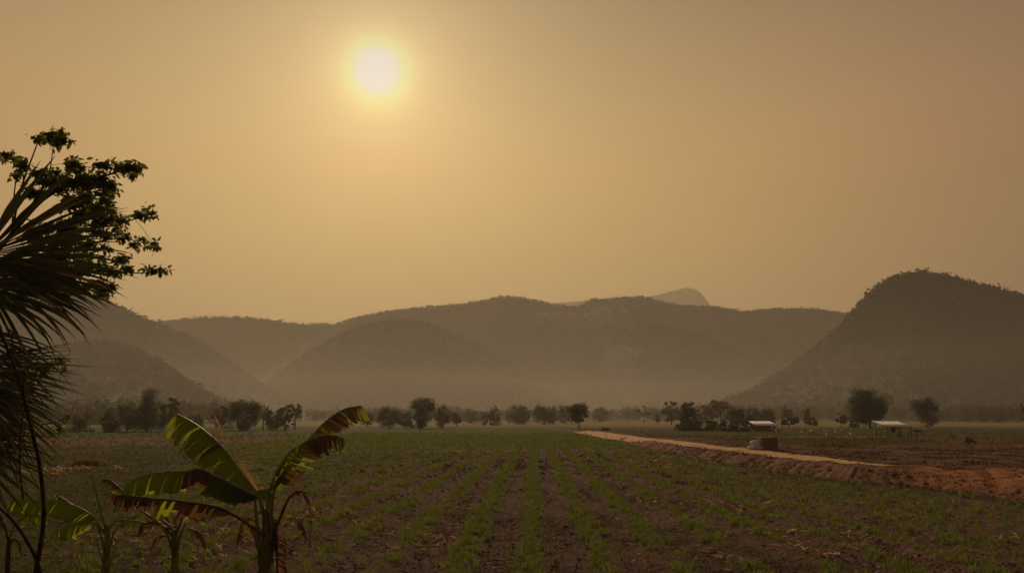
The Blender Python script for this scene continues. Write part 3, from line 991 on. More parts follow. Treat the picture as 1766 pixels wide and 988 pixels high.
def corrug(mb, a, b, c, d, n=24, amp=.006, th=.012):
    """corrugated sheet between edges a-b (low) and d-c (high)"""
    a, b, c, d = [Vector(q) for q in (a, b, c, d)]
    V = []
    for lay_ in (0, 1):
        for e0, e1 in ((a, b), (d, c)):
            for i in range(n + 1):
                t = i / n
                q = e0.lerp(e1, t); q.z += amp * math.cos(PI * i) - lay_ * th
                V.append(tuple(q))
    m = n + 1
    Fq = []
    for i in range(n):
        Fq.append((i, i + 1, m + i + 1, m + i))
        Fq.append((2 * m + i + 1, 2 * m + i, 3 * m + i, 3 * m + i + 1))
        Fq.append((i + 1, i, 2 * m + i, 2 * m + i + 1))
        Fq.append((m + i, m + i + 1, 3 * m + i + 1, 3 * m + i))
    Fq.append((0, m, 3 * m, 2 * m)); Fq.append((n, 2 * m + n, 3 * m + n, m + n))
    mb.add(V, Fq)


D_h = 92.0
hx = lambda px, D=D_h: (px - 883) / F * D
x0, x1 = hx(1518), hx(1559)
hz = Z((x0 + x1) / 2, D_h)
hut = thing('field_hut', ((x0 + x1) / 2, D_h, hz), 'open-sided field hut with a pale tin lean-to roof on thin posts', 'hut')
zl = W(1540, 735.5, D_h).z; zh = W(1540, 727.5, D_h + 2.6).z + .1
mb = MB()
corrug(mb, (hx(1521), D_h - .3, zl), (hx(1563), D_h - .3, zl), (hx(1557), D_h + 2.7, zh), (hx(1512), D_h + 2.7, zh), 30)
mb.build('roof', M['tin'], hut)
for xx, yy, zt in ((x0 + .05, D_h, zl), (x1, D_h, zl), (x0 - .15, D_h + 2.4, zh - .1), (x1 - .1, D_h + 2.4, zh - .1), ((x0 + x1) / 2, D_h, zl)):
    mb = MB(); mb.tube([(xx, yy, hz - .1), (xx + .03, yy, (hz + zt) / 2), (xx, yy, zt - .03)], [.05, .045, .04], 6)
    mb.build('post', M['wood'], hut)
mb = MB()
for q in (D_h + .02, D_h + 2.38):
    mb.tube([(x0 - .2, q, (zl if q < D_h + 1 else zh) - .08), (x1 + .1, q, (zl if q < D_h + 1 else zh) - .08)], .035, 6)
for i in range(5):
    xx = x0 + (x1 - x0) * i / 4
    mb.tube([(xx, D_h - .2, zl - .035), (xx - .12, D_h + 2.5, zh - .035)], .025, 5)
mb.build('rafters', M['wood'], hut)
mb = MB()
for i in range(15):
    mb.box(((x0 + x1) / 2, D_h + .25 + i * .14, hz + .62), (x1 - x0 - .2, .11, .03))
mb.build('platform', M['wood'], hut)
for xx in (x0 + .2, (x0 + x1) / 2, x1 - .2):
    for yy in (D_h + .3, D_h + 2.1):
        mb = MB(); mb.tube([(xx, yy, hz - .1), (xx, yy, hz + .6)], .04, 6)
        mb.build('platform_leg', M['wood'], hut)
for zz in (.95, 1.2):
    mb = MB(); mb.tube([(x0, D_h + 2.2, hz + zz), (x1, D_h + 2.2, hz + zz)], .03, 6)
    mb.build('rail', M['wood'], hut)
mb = MB(); mb.tube([(x0 + .1, D_h - .1, hz + .9), (x0 + .9, D_h - .1, hz + .9)], .03, 6)
mb.build('rail', M['wood'], hut)
# bench and drum by the hut
bx = thing('wooden_bench', (hx(1570), D_h - .4, Z(hx(1570), D_h - .4)), 'small dark wooden bench on the right of the open field hut', 'bench')
p = bx.location
mb = MB(); mb.box((p.x, p.y, p.z + .42), (.95, .35, .05)); mb.build('seat', M['wood'], bx)
mb = MB(); mb.box((p.x, p.y + .17, p.z + .72), (.95, .04, .22)); mb.tube([(p.x - .42, p.y + .17, p.z + .4), (p.x - .42, p.y + .2, p.z + .85)], .02, 5); mb.tube([(p.x + .42, p.y + .17, p.z + .4), (p.x + .42, p.y + .2, p.z + .85)], .02, 5)
mb.build('backrest', M['wood'], bx)
for sx in (-.42, .42):
    for sy in (-.13, .13):
        mb = MB(); mb.box((p.x + sx, p.y + sy, p.z + .18), (.05, .05, .42)); mb.build('leg', M['wood'], bx)
dq = Vector((hx(1536), D_h + 1.0, hz + .635))
dr = MB(); dr.tube([dq, dq + Vector((0, 0, .05)), dq + Vector((0, 0, .5)), dq + Vector((0, 0, .62)), dq + Vector((0, 0, .66))], [.19, .24, .24, .2, .09], 14)
o = dr.build('water_jar', M['plastic'], smooth=True); tag(o, 'dark round jar standing on the platform of the field hut', 'jar')

# shed with white roof among bushes
D_s = 155.0
xs0, xs1 = hx(1294, D_s), hx(1330, D_s)
sz = Z((xs0 + xs1) / 2, D_s)
sh = thing('roofed_shed', ((xs0 + xs1) / 2, D_s, sz), 'low shed with a white sheet roof half hidden by bushes and flat-topped trees', 'shed')
zl = W(1310, 733.5, D_s).z; zh = W(1310, 726, D_s + 3).z
mb = MB(); corrug(mb, (hx(1296, D_s), D_s - .4, zl), (hx(1335, D_s), D_s - .4, zl), (hx(1329, D_s), D_s + 3, zh), (hx(1292, D_s), D_s + 3, zh), 30)
mb.build('roof', M['tin'], sh)
for xx in (xs0 + .2, (xs0 + xs1) / 2, xs1):
    for yy, zt in ((D_s, zl), (D_s + 2.7, zh - .1)):
        mb = MB(); mb.tube([(xx, yy, sz - .1), (xx, yy, zt - .03)], .06, 6); mb.build('post', M['wood'], sh)
mb = MB(); mb.box(((xs0 + xs1) / 2, D_s + 2.72, (sz + zh) / 2 - .1), (xs1 - xs0 - .1, .06, zh - sz - .5)); mb.build('wall', M['wood'], sh)

# stakes with white bags
STK = [(1361, 727, 745), (1401, 726, 744), (1362, 741, 749), (1345, 736, 746), (1338, 741, 748), (1386, 737, 747), (1387, 731, 744), (1421, 735, 747), (1422, 742, 751), (1400, 741, 749),
       (1440, 739, 748), (1441, 743, 751), (1451, 740, 749), (1467, 738, 747), (1497, 737, 746), (1383, 744, 752), (1425, 748, 756), (1467, 747, 755), (1398, 742, 750), (1595, 738, 747)]
GRP = 'stakes with white bags in the plot between the two roofs'
# how each stake differs is told by its neighbours
SL = ['tallest stake with a white bag right of the right-hand flat-topped tree', 'tall stake with a round white bag in front of the small cone-shaped tree',
      'short stake with a long white bag below the tallest stake by the flat-topped tree', 'stake with a tiny white bag nearest the right end of the white-roofed shed',
      'low stake with a pale bag at the shed end of the plot, leftmost of all', 'stake with a white bag halfway between the two tallest stakes',
      'tall leaning stake with a pale yellowish bag left of the cone-shaped tree', 'white bag stake just left of the reddish dry tree, upper of a pair',
      'white bag stake just left of the reddish dry tree, lower of a pair', 'low stake with a white bag under the tall one by the cone-shaped tree',
      'stake with a white bag in front of the small reddish dry tree', 'shortest stake with a white dot of a bag under the reddish dry tree',
      'stake with a faint bag between the reddish tree and the brown shrub tree', 'stake with a pale bag before the low brown shrub tree',
      'stake with a yellowish bag at the foot of the big round tree', 'very low stake with a small bag at the left end of the pale dirt strip',
      'stake with a white bag on the near edge of the pale dirt strip, left one', 'stake with a white bag on the near edge of the pale dirt strip, right one',
      'low stake with a dull bag close beside the one under the cone-shaped tree', 'single stake with a white bag right of the open field hut']
for i, ((px, ty, by), lb) in enumerate(zip(STK, SL)):
    D = 100 + (756 - by) * 3.2
    q = W(px, ty, D); zb = Z(q.x, D)
    st = thing('stake', (q.x, D, zb), lb, 'stake', GRP)
    mb = MB(); mb.tube([(q.x + .08, D, zb - .1), (q.x + .02, D, (zb + q.z) / 2), (q.x, D, q.z)], .025, 5); mb.build('pole', M['wood'], st)
    v, f = blobs(np.array([[q.x, D - .03, q.z - .08], [q.x + .06, D - .02, q.z - .2]]), np.array([.18, .11]), .25, 1.15)
    mk('bag', v, f, M['bag'], st, smooth=True)

# ------------------------------------------------------------------ bale, sacks, mound, sticks
gz = .55
b0 = G(1323, 775, .5)
Db = b0.y
bw = 29 / F * Db; bh = 22 / F * Db
bz = Z(b0.x, Db) - .02


def lump(c, d, rz, jit, seed, sub=5, power=4.0, taper=0.0):
    """a stuffed or packed block: superellipsoid with uneven faces"""
    n1, n2 = (44, 28) if power > 6 else (22, 12)
    V = []
    rg = np.random.default_rng(seed)
    ph = rg.uniform(0, 6, 6)
    for j in range(n2 + 1):
        b = -PI / 2 + PI * j / n2
        for i in range(n1):
            a = 2 * PI * i / n1
            e = 2 / power
            cb, sb = math.cos(b), math.sin(b)
            ca, sa = math.cos(a), math.sin(a)
            g = lambda q: math.copysign(abs(q) ** e, q)
            x, y, z = g(cb) * g(ca), g(cb) * g(sa), g(sb)
            k = 1 + jit * (math.sin(a * 3 + ph[0]) * math.sin(b * 3 + ph[1]) + .6 * math.sin(a * 7 + ph[2] + b * 5)) + jit * rg.uniform(-.4, .4)
            k2 = 1 - taper * (z + 1) / 2
            x, y, z = x * d[0] / 2 * k * k2, y * d[1] / 2 * k * k2, z * d[2] / 2 * (1 + jit * .5 * math.sin(a * 2 + ph[3]))
            V.append((c[0] + x * math.cos(rz) - y * math.sin(rz), c[1] + x * math.sin(rz) + y * math.cos(rz), c[2] + z))
    Fq = [(j * n1 + i, j * n1 + (i + 1) % n1, (j + 1) * n1 + (i + 1) % n1, (j + 1) * n1 + i) for j in range(n2) for i in range(n1)]
    return V, Fq


v, f = lump((b0.x, Db, bz + bh / 2), (bw * 1.02, bw * .8, bh), .12, .010, 5, power=30, taper=.06)
tag(mk('straw_bale', v, f, M['bale']), 'squat brown bale with an orange-lit top beside the white sacks', 'bale')
SK = [(1297.5, 771, 14, 8, .1, 'flat white sack at the bottom left of the pile by the bale', 0), (1306, 771, 17, 9, -.1, 'white sack lying at the bottom right of the pile against the bale', -.2),
      (1303, 764.5, 17, 9, .25, 'white sack lying on top of the sack pile by the bale', .1)]
for i, (px, py, w, h, rz, lb, dy) in enumerate(SK):
    D = Db - .15 + dy
    q = W(px, py, D)
    zc = bz + (h / F * D) * (.5 if i < 2 else 1.32)
    v, f = lump((q.x, D, zc), (w / F * D * 1.1, w / F * D * .75, h / F * D * 1.1), rz, .07, 20 + i, power=2.9)
    o = mk('sack', v, f, M['sack'], smooth=True)
    mbq = np.array(v)
    tag(o, lb, 'sack', 'white sacks piled beside the brown bale')
# the far pair near the end of the track
g = G(1033, 743, .3)
v, f = lump((g.x, g.y, Z(g.x, g.y) + .32), (.75, .6, .7), .3, .07, 31, power=2.6)
tag(mk('sack', v, f, M['sack'], smooth=True), 'lone pale sack beside the far end of the sandy track', 'sack')
v, f = lump((g.x + 1.2, g.y + .5, Z(g.x, g.y) + .22), (1.7, 1.0, .5), .1, .12, 32, power=2.2)
tag(mk('soil_heap', v, f, M['clod'], smooth=True), 'small dark heap beside the lone pale sack at the track end', 'soil heap')


def mound(name, px, py, wpx, hpx, z, mat, label, cat, seed):
    g = G(px, py, z)
    w = wpx / F * g.y; h = hpx / F * g.y
    n1, n2 = 36, 14
    V = []
    for j in range(n2 + 1):
        r = j / n2
        for i in range(n1):
            a = 2 * PI * i / n1
            rr = r * (1 + .25 * float(vn(a * 1.3 + seed, 1, seed)) - .12)
            hh = h * (math.cos(r * PI) * .5 + .5) * (1 + .5 * (float(vn(math.cos(a) * r * 4 + 9, math.sin(a) * r * 4 + 9, seed)) - .5))
            x, y = g.x + math.cos(a) * rr * w / 2, g.y + math.sin(a) * rr * w * .35
            V.append((x, y, Z(x, y) - .04 + hh))
    Fq = [(j * n1 + i, (j + 1) * n1 + i, (j + 1) * n1 + (i + 1) % n1, j * n1 + (i + 1) % n1) for j in range(n2) for i in range(n1)]
    o = mk(name, V, Fq, mat, smooth=False)
    return tag(o, label, cat)


mound('soil_heap', 1672, 768, 34, 11, .25, M['clod'], 'dark mound of burnt soil on the bare land at the right', 'soil heap', 3)
def weed_clump(px, py, wpx, hpx, label, mat):
    g = G(px, py)
    w = wpx / F * g.y; h = hpx / F * g.y
    n_ = 1100
    a_ = RNG.uniform(0, 2 * PI, n_); r_ = RNG.uniform(0, 1, n_) ** .6
    x_ = g.x + np.cos(a_) * r_ * w / 2; y_ = g.y + np.sin(a_) * r_ * w * .3
    hh = h * (1.05 - r_ ** 2 * .75) * RNG.uniform(.5, 1.1, n_)
    V, q, t = blades(x_, y_, hh, .035, .8)
    tag(mk('weed_clump', V, [q, t], mat), label, 'weed clump')


weed_clump(152, 802, 66, 15, 'wide low brown grassy clump in the left of the field', M['weed_dry'])

STI = [(1624, 779, 11, .0), (1690, 782.5, 17, .02), (1576, 796, 12, -.1), (1719, 785, 9, .1), (1752, 793, 14, .03), (1500, 779, 16, .0), (1455, 778, 14, .05), (1660, 801, 26, .0), (1584, 758, 7, 0), (1345, 773, 8, .1)]
STL = ['short pale stick on the bare land left of the long pale plank', 'longest pale plank lying on the bare land near the right edge', 'pale stick at the end of the sandy track',
       'short pale stick right of the long plank', 'pale stick nearest the right edge of the photo', 'thin dry pole lying above the middle of the sandy track',
       'thin dry pole lying above the sandy track, nearer the bale', 'long thin pole on the rim of the red earth bank', 'pale plank scrap lying just right of the field hut', 'pale scrap lying at the right foot of the brown bale']
for (px, py, L, rz), lb in zip(STI, STL):
    z_ = .2 if py < 765 else .5
    g = G(px, py, z_)
    z_ = Z(g.x, g.y) + .05
    l_ = L / F * g.y
    mb = MB()
    mb.tube([(g.x - l_ / 2, g.y - rz * l_, z_), (g.x, g.y, z_ + .04), (g.x + l_ / 2, g.y + rz * l_, z_ + .01)], [.03, .035, .02], 6)
    tag(mb.build('stick', M['plank']), lb, 'stick', 'pale sticks lying on the bare land')
for i, (px, py, s, lb) in enumerate([(1664, 798, .13, 'left one of two pale stones on the rim of the red earth bank'), (1676, 798, .16, 'right one of two pale stones on the rim of the red earth bank'),
                                     (1497, 940, .07, 'grey stone lying in the soil among straw at the lower right')]):
    g = G(px, py, .5 if py < 850 else 0)
    v, f = lump((g.x, g.y, Z(g.x, g.y) + s * .5), (s * 1.6, s * 1.4, s * 1.3), i, .12, 50 + i, power=2.3)
    tag(mk('stone', v, f, M['stone'], smooth=True), lb, 'stone', 'pale stones')


# ------------------------------------------------------------------ foreground: banana plants
def cat_rom(P, n):
    """smooth polyline through points"""
    P = [Vector(p) for p in P]
    if len(P) < 3:
        return [P[0].lerp(P[-1], i / (n - 1)) for i in range(n)]
    Q = [P[0] * 2 - P[1]] + P + [P[-1] * 2 - P[-2]]
    out = []
    m = len(P) - 1
    for i in range(n):
        s = i / (n - 1) * m
        k = min(int(s), m - 1); t = s - k
        a, b, c, d = Q[k], Q[k + 1], Q[k + 2], Q[k + 3]
        out.append(.5 * ((2 * b) + (c - a) * t + (2 * a - 5 * b + 4 * c - d) * t * t + (3 * b - a - 3 * c + d) * t ** 3))
    return out


def banana_leaf(root, rib, wmax, start=.22, droop=(65, 65), brown=lambda s, sd: False, tear=.25, rag=.1, wshape='full', label=None,
                rib_r=.014, curl=.35, name='leaf', seed=1, open_=1.0):
    """rib: world points from sheath to tip. Blade halves are cut into strips along the side veins."""
    rg = random.Random(seed)
    N = 90
    C = cat_rom(rib, N + 1)
    mb = MB()
    down = Vector((0, 0, -1))
    for side in (0, 1):
        sg = -1 if side == 0 else 1
        dr = R(droop[side])
        i = int(start * N)
        while i < N - 1:
            step = rg.choice((2, 2, 3, 4)) if rg.random() > tear else 1
            j = min(i + step, N)
            tearing = rg.random() < tear
            s = (i + j) / 2 / N
            q = (s - start) / (1 - start)
            if wshape == 'full':
                wdt = wmax * min(1, (q / .16) ** .6 if q > 0 else .01) * (1 if q < .72 else math.sqrt(max(.02, 1 - ((q - .72) / .30) ** 2)))
            elif wshape == 'cut':
                wdt = wmax * min(1, (q / .2) ** .6 if q > 0 else .01) * (1 if q < .9 else .9)
            else:
                wdt = wmax * math.sin(PI * min(1, max(.02, q))) ** .6
            L = wdt * (1 - rg.random() * rag - (rg.random() * .35 if tearing else 0))
            dang = rg.uniform(-.13, .13) + (rg.uniform(-.35, .5) if tearing else 0)
            br = brown(s, side)
            if br: L *= rg.uniform(.7, 1.0); dang += rg.uniform(-.1, .35)
            m_ = 1 if br else 0
            rows = []
            nseg = 6
            for kk in (i, j):
                t = (C[min(kk + 1, N)] - C[max(kk - 1, 0)]).normalized()
                B = t.cross(Vector((0, 0, 1)))
                if B.length < .05: B = Vector((0, 1, 0))
                B.normalize()
                B *= sg
                dn = (down - t * down.dot(t))
                if dn.length < .05: dn = Vector((0, 0, -1))
                dn.normalize()
                p = C[kk].copy()
                row = [p.copy()]
                for e in range(nseg):
                    f_ = e / nseg
                    a_ = dr * (.35 + .65 * min(1, f_ * 2.2)) * open_ + dang * f_ + curl * f_ * f_
                    d = B * math.cos(a_) + dn * math.sin(a_)
                    d = (d + t * .28).normalized()
                    gap = .0
                    p = p + d * (L / nseg)
                    row.append(p.copy())
                rows.append((row, t))
            V = []
            pinch = .0 if not tearing else rg.uniform(.1, .5)
            for e in range(nseg + 1):
                a0 = rows[0][0][e]; b0_ = rows[1][0][e]
                f_ = (e / nseg) * pinch * .5
                V.append(tuple(a0.lerp(b0_, f_))); V.append(tuple(b0_.lerp(a0, f_)))
            Fq = [(2 * e, 2 * e + 1, 2 * e + 3, 2 * e + 2) for e in range(nseg)]
            mb.add(V, Fq, m_)
            i = j if not (tearing and rg.random() < .15) else j + 1
    lf = mb.build(name, [M['banana_green'], M['banana_dry']], root, smooth=False)
    if label: lf['label'] = label
    rb = MB()
    rb.tube(C, [rib_r * (1.25 - 1.05 * k / N) for k in range(N + 1)], 6)
    rb.build('midrib', M['banana_rib'] if not brown(.3, 0) else M['banana_dry'], lf, smooth=True)
    return lf


def WP(pts, D, dd=0.0):
    """photo points to world; depth runs from D to D+dd along the list, or per-point third value"""
    out = []
    n = len(pts)
    for i, p in enumerate(pts):
        d = D + (p[2] if len(p) > 2 else dd * i / max(1, n - 1))
        out.append(W(p[0], p[1], d))
    return out


def dead_strip(mb, pts, w, seed, mi=0, twist=2.0, rag=.5):
    rg = random.Random(seed)
    n = 26
    C = cat_rom(pts, n)
    V = []
    for i, c in enumerate(C):
        t = (C[min(i + 1, n - 1)] - C[max(i - 1, 0)]).normalized()
        a = t.cross(Vector((.2, 1, .1))).normalized(); b = t.cross(a)
        ang = twist * i / n + rg.uniform(-.25, .25)
        ww = w * (1 - .7 * abs(2 * i / n - 1) ** 3) * (1 - rag * rg.random())
        s = a * math.cos(ang) + b * math.sin(ang)
        V += [tuple(c - s * ww / 2), tuple(c + (a * math.sin(ang) - b * math.cos(ang)) * ww * .18), tuple(c + s * ww / 2)]
    Fq = []
    for i in range(n - 1):
        Fq += [(3 * i, 3 * i + 1, 3 * i + 4, 3 * i + 3), (3 * i + 1, 3 * i + 2, 3 * i + 5, 3 * i + 4)]
    mb.add(V, Fq, mi)




def banana_main():
    base = W(458, 1010, BD); base.z = Z(base.x, BD)
    root = thing('banana_plant', base, 'largest banana plant with big upright leaves and brown torn blades', 'banana plant', 'banana plants at the lower left')
    mb = MB()
    P = [W(457, 1030, BD), W(457, 985, BD), W(458, 940, BD), W(459, 905, BD), W(458, 875, BD)]
    P[0].z = base.z - .05
    mb.tube(cat_rom(P, 16), np.linspace(9.5, 5.5, 16) * HALF, 14)
    # overlapping sheaths
    for (pts, r0, r1) in ((((452, 985), (446, 930), (442, 890), (440, 858), (444, 846)), 9, 4), (((462, 985), (466, 930), (468, 890), (471, 855), (478, 828)), 9, 4),
                          (((450, 960), (436, 915), (428, 905)), 6, 4), (((458, 960), (456, 900), (452, 868), (448, 850)), 8, 4), (((466, 970), (476, 915), (484, 885)), 6, 3)):
        q = WP(pts, BD, -.03)
        q = cat_rom(q, 10)
        mb.tube(q, np.linspace(r0 * 1.1, r1 * .8, 10) * HALF * .42, 9)
    mb.build('stem', M['banana_stem'], root, smooth=True)
    mb = MB()
    for i, (pts, w) in enumerate((([(466, 930), (470, 960), (466, 1000)], .07), ([(476, 895), (474, 930), (478, 975), (474, 1010)], .09), ([(450, 940), (446, 970), (450, 1010)], .05),
                                  ([(462, 880), (464, 930), (462, 1000)], .05), ([(472, 890), (470, 940), (468, 1000)], .06), ([(448, 980), (444, 995), (446, 1015)], .05))):
        dead_strip(mb, WP(pts, BD - .13, 0), w * .7, 100 + i, 0, 1.2)
    mb.build('dead_sheath', M['sheath'], root)
    # A: tall leaf to the upper left
    banana_leaf(root, WP([(455, 890, 0), (448, 862, -.05), (440, 846, -.1), (414, 811, -.15), (383, 770, -.1), (342, 734, .05), (306, 713, .2)], BD),
                .43, .2, (84, 72), lambda s, sd: sd == 0 and vn(s * 30, 3, 9) > .78 and s > .4, .14, .10, 'cut', 'tall sunlit green leaf reaching to the upper left', seed=3, curl=.1)
    # D: leaf to the right, brown torn lower blade
    banana_leaf(root, WP([(461, 890, 0), (464, 862, 0), (470, 835, -.05), (490, 803, -.1), (512, 773, -.1), (540, 755, -.05), (570, 750, .05), (592, 755, .15)], BD),
                .36, .22, (80, 74), lambda s, sd: (vn(s * 9, sd * 3 + .5, 5) > .34) and s < .97 and s > .3, .5, .2, 'full', 'right-hand leaf with a hanging brown torn blade', seed=5, curl=.1)
    # E: leaf behind to the far upper right
    banana_leaf(root, WP([(463, 880, .1), (475, 835, .15), (500, 793, .2), (536, 754, .3), (561, 727, .35), (592, 706, .4), (622, 699, .45)], BD),
                .34, .5, (80, 62), lambda s, sd: (.58 < s and sd == 0) or (.56 < s < .8 and vn(s * 30, 2, 3) > .3), .45, .15, 'cut', 'farthest right leaf with a rust-brown blade and green tip', seed=9, curl=.05)
    # C: short green leaf between
    banana_leaf(root, WP([(460, 880, -.1), (463, 855, -.15), (472, 826, -.22), (488, 795, -.28), (500, 778, -.3), (512, 771, -.28)], BD),
                .15, .25, (60, 70), lambda s, sd: sd == 1 and s < .6, .4, .2, 'lens', 'short pale green leaf in the fork of the plant', seed=12)
    # F: arching leaf to the left
    banana_leaf(root, WP([(452, 880, -.1), (446, 858, -.15), (424, 846, -.25), (390, 829, -.35), (345, 809, -.4), (320, 813, -.4), (285, 814, -.4), (245, 820, -.35), (222, 832, -.3), (212, 846, -.3)], BD),
                .30, .12, (82, 78), lambda s, sd: .38 < s < .53 and (sd == 1 or vn(s * 40, 1, 4) > .4), .16, .12, 'full', 'arching dark green leaf hanging over to the left', seed=15, curl=.05)
    # G: dead brown leaf low left
    banana_leaf(root, WP([(456, 925, -.1), (430, 905, -.2), (390, 881, -.35), (361, 872, -.4), (306, 864, -.5), (264, 860, -.5), (222, 855, -.5), (193, 853, -.45)], BD),
                .30, .25, (84, 82), lambda s, sd: s < .0 or vn(s * 14, sd + 2.5, 6) > .22, .6, .35, 'full', 'dead brown leaf drooping low to the left', seed=21, curl=.0, rib_r=.016)
    banana_leaf(root, WP([(456, 930, 0), (446, 905, .05), (432, 893, .1), (418, 900, .15), (410, 925, .15), (408, 950, .15)], BD), .13, .25, (70, 60), lambda s, sd: s > .35, .5, .4, 'lens', 'withered leaf bent down on the left of the stem', seed=61, rib_r=.009)
    banana_leaf(root, WP([(466, 925, .1), (486, 900, .2), (506, 893, .3), (522, 905, .35), (530, 930, .35)], BD), .12, .3, (60, 70), lambda s, sd: s > .6, .4, .3, 'lens', 'small half-green leaf low on the right', seed=63, rib_r=.009)
    # H: small yellow leaf flap
    banana_leaf(root, WP([(440, 848, -.2), (447, 845, -.22), (458, 843, -.22), (466, 842, -.2)], BD), .17, .05, (86, 80), lambda s, sd: False, .05, .1, 'lens', 'small bright yellow-green leaf flap at the fork', seed=27, curl=0, rib_r=.006)
    # I: shrivelled leaf to the right
    mb = MB()
    mb.tube(cat_rom(WP([(474, 915), (488, 880), (500, 856), (512, 846), (526, 850), (533, 868)], BD, -.1), 20), np.linspace(.022, .009, 20), 6)
    for i, (pts, w) in enumerate((([(500, 856), (512, 848), (524, 852), (534, 868)], .14), ([(512, 848), (518, 860), (512, 872)], .07), ([(528, 856), (533, 880), (531, 905)], .06), ([(534, 866), (536, 900), (532, 945)], .07),
                                  ([(532, 895), (540, 905), (552, 912)], .03), ([(503, 852), (505, 866), (499, 880)], .05), ([(522, 850), (528, 866), (524, 880)], .06))):
        dead_strip(mb, WP(pts, BD - .1, 0), w, 130 + i, 0, 1.6, .6)
    o = mb.build('dead_leaf', M['banana_dry'], root); o['label'] = 'shrivelled brown leaf drooping on the right'
    # J: ragged dead leaf hanging by the stem
    mb = MB()
    mb.tube(cat_rom(WP([(474, 905), (478, 925), (478, 960), (480, 1010)], BD - .12), 12), np.linspace(.016, .007, 12), 6)
    rg = random.Random(4)
    for i in range(26):
        y0 = 915 + i * 3.6
        dead_strip(mb, WP([(476, y0), (486 + rg.uniform(0, 8), y0 + 7), (492 + rg.uniform(-4, 12), y0 + 16 + rg.uniform(0, 10))], BD - .12 + rg.uniform(-.05, .05)), .035, 150 + i, 0, 1.0, .4)
    o = mb.build('dead_leaf', M['banana_dry'], root); o['label'] = 'ragged brown dead leaf hanging down beside the stem'
    # K: dead spike standing up behind leaf A
    mb = MB()
    for i, (pts, w) in enumerate((([(446, 848), (430, 822), (415, 800), (398, 770), (384, 745), (370, 717)], .06), ([(385, 750), (376, 745), (371, 730), (366, 722)], .05), ([(378, 735), (374, 750), (369, 768)], .025),
                                  ([(395, 765), (388, 752), (392, 745)], .04))):
        dead_strip(mb, WP(pts, BD + .15, 0), w, 180 + i, 0, 3, .5)
    for i in range(9):
        t = i / 8 + rg.uniform(-.04, .04)
        x_, y_ = 414 + 30 * t, 796 + 48 * t
        dead_strip(mb, WP([(x_, y_), (x_ + 14, y_ + 1), (x_ + 24 - t * 8 - rg.uniform(0, 7), y_ + 3 + rg.uniform(0, 5))], BD + .1), .009, 190 + i, 0, .5, .3)
    o = mb.build('dead_leaf', M['straw'], root); o['label'] = 'thin dry spike of a dead leaf standing behind the tall green leaf'


banana_main()


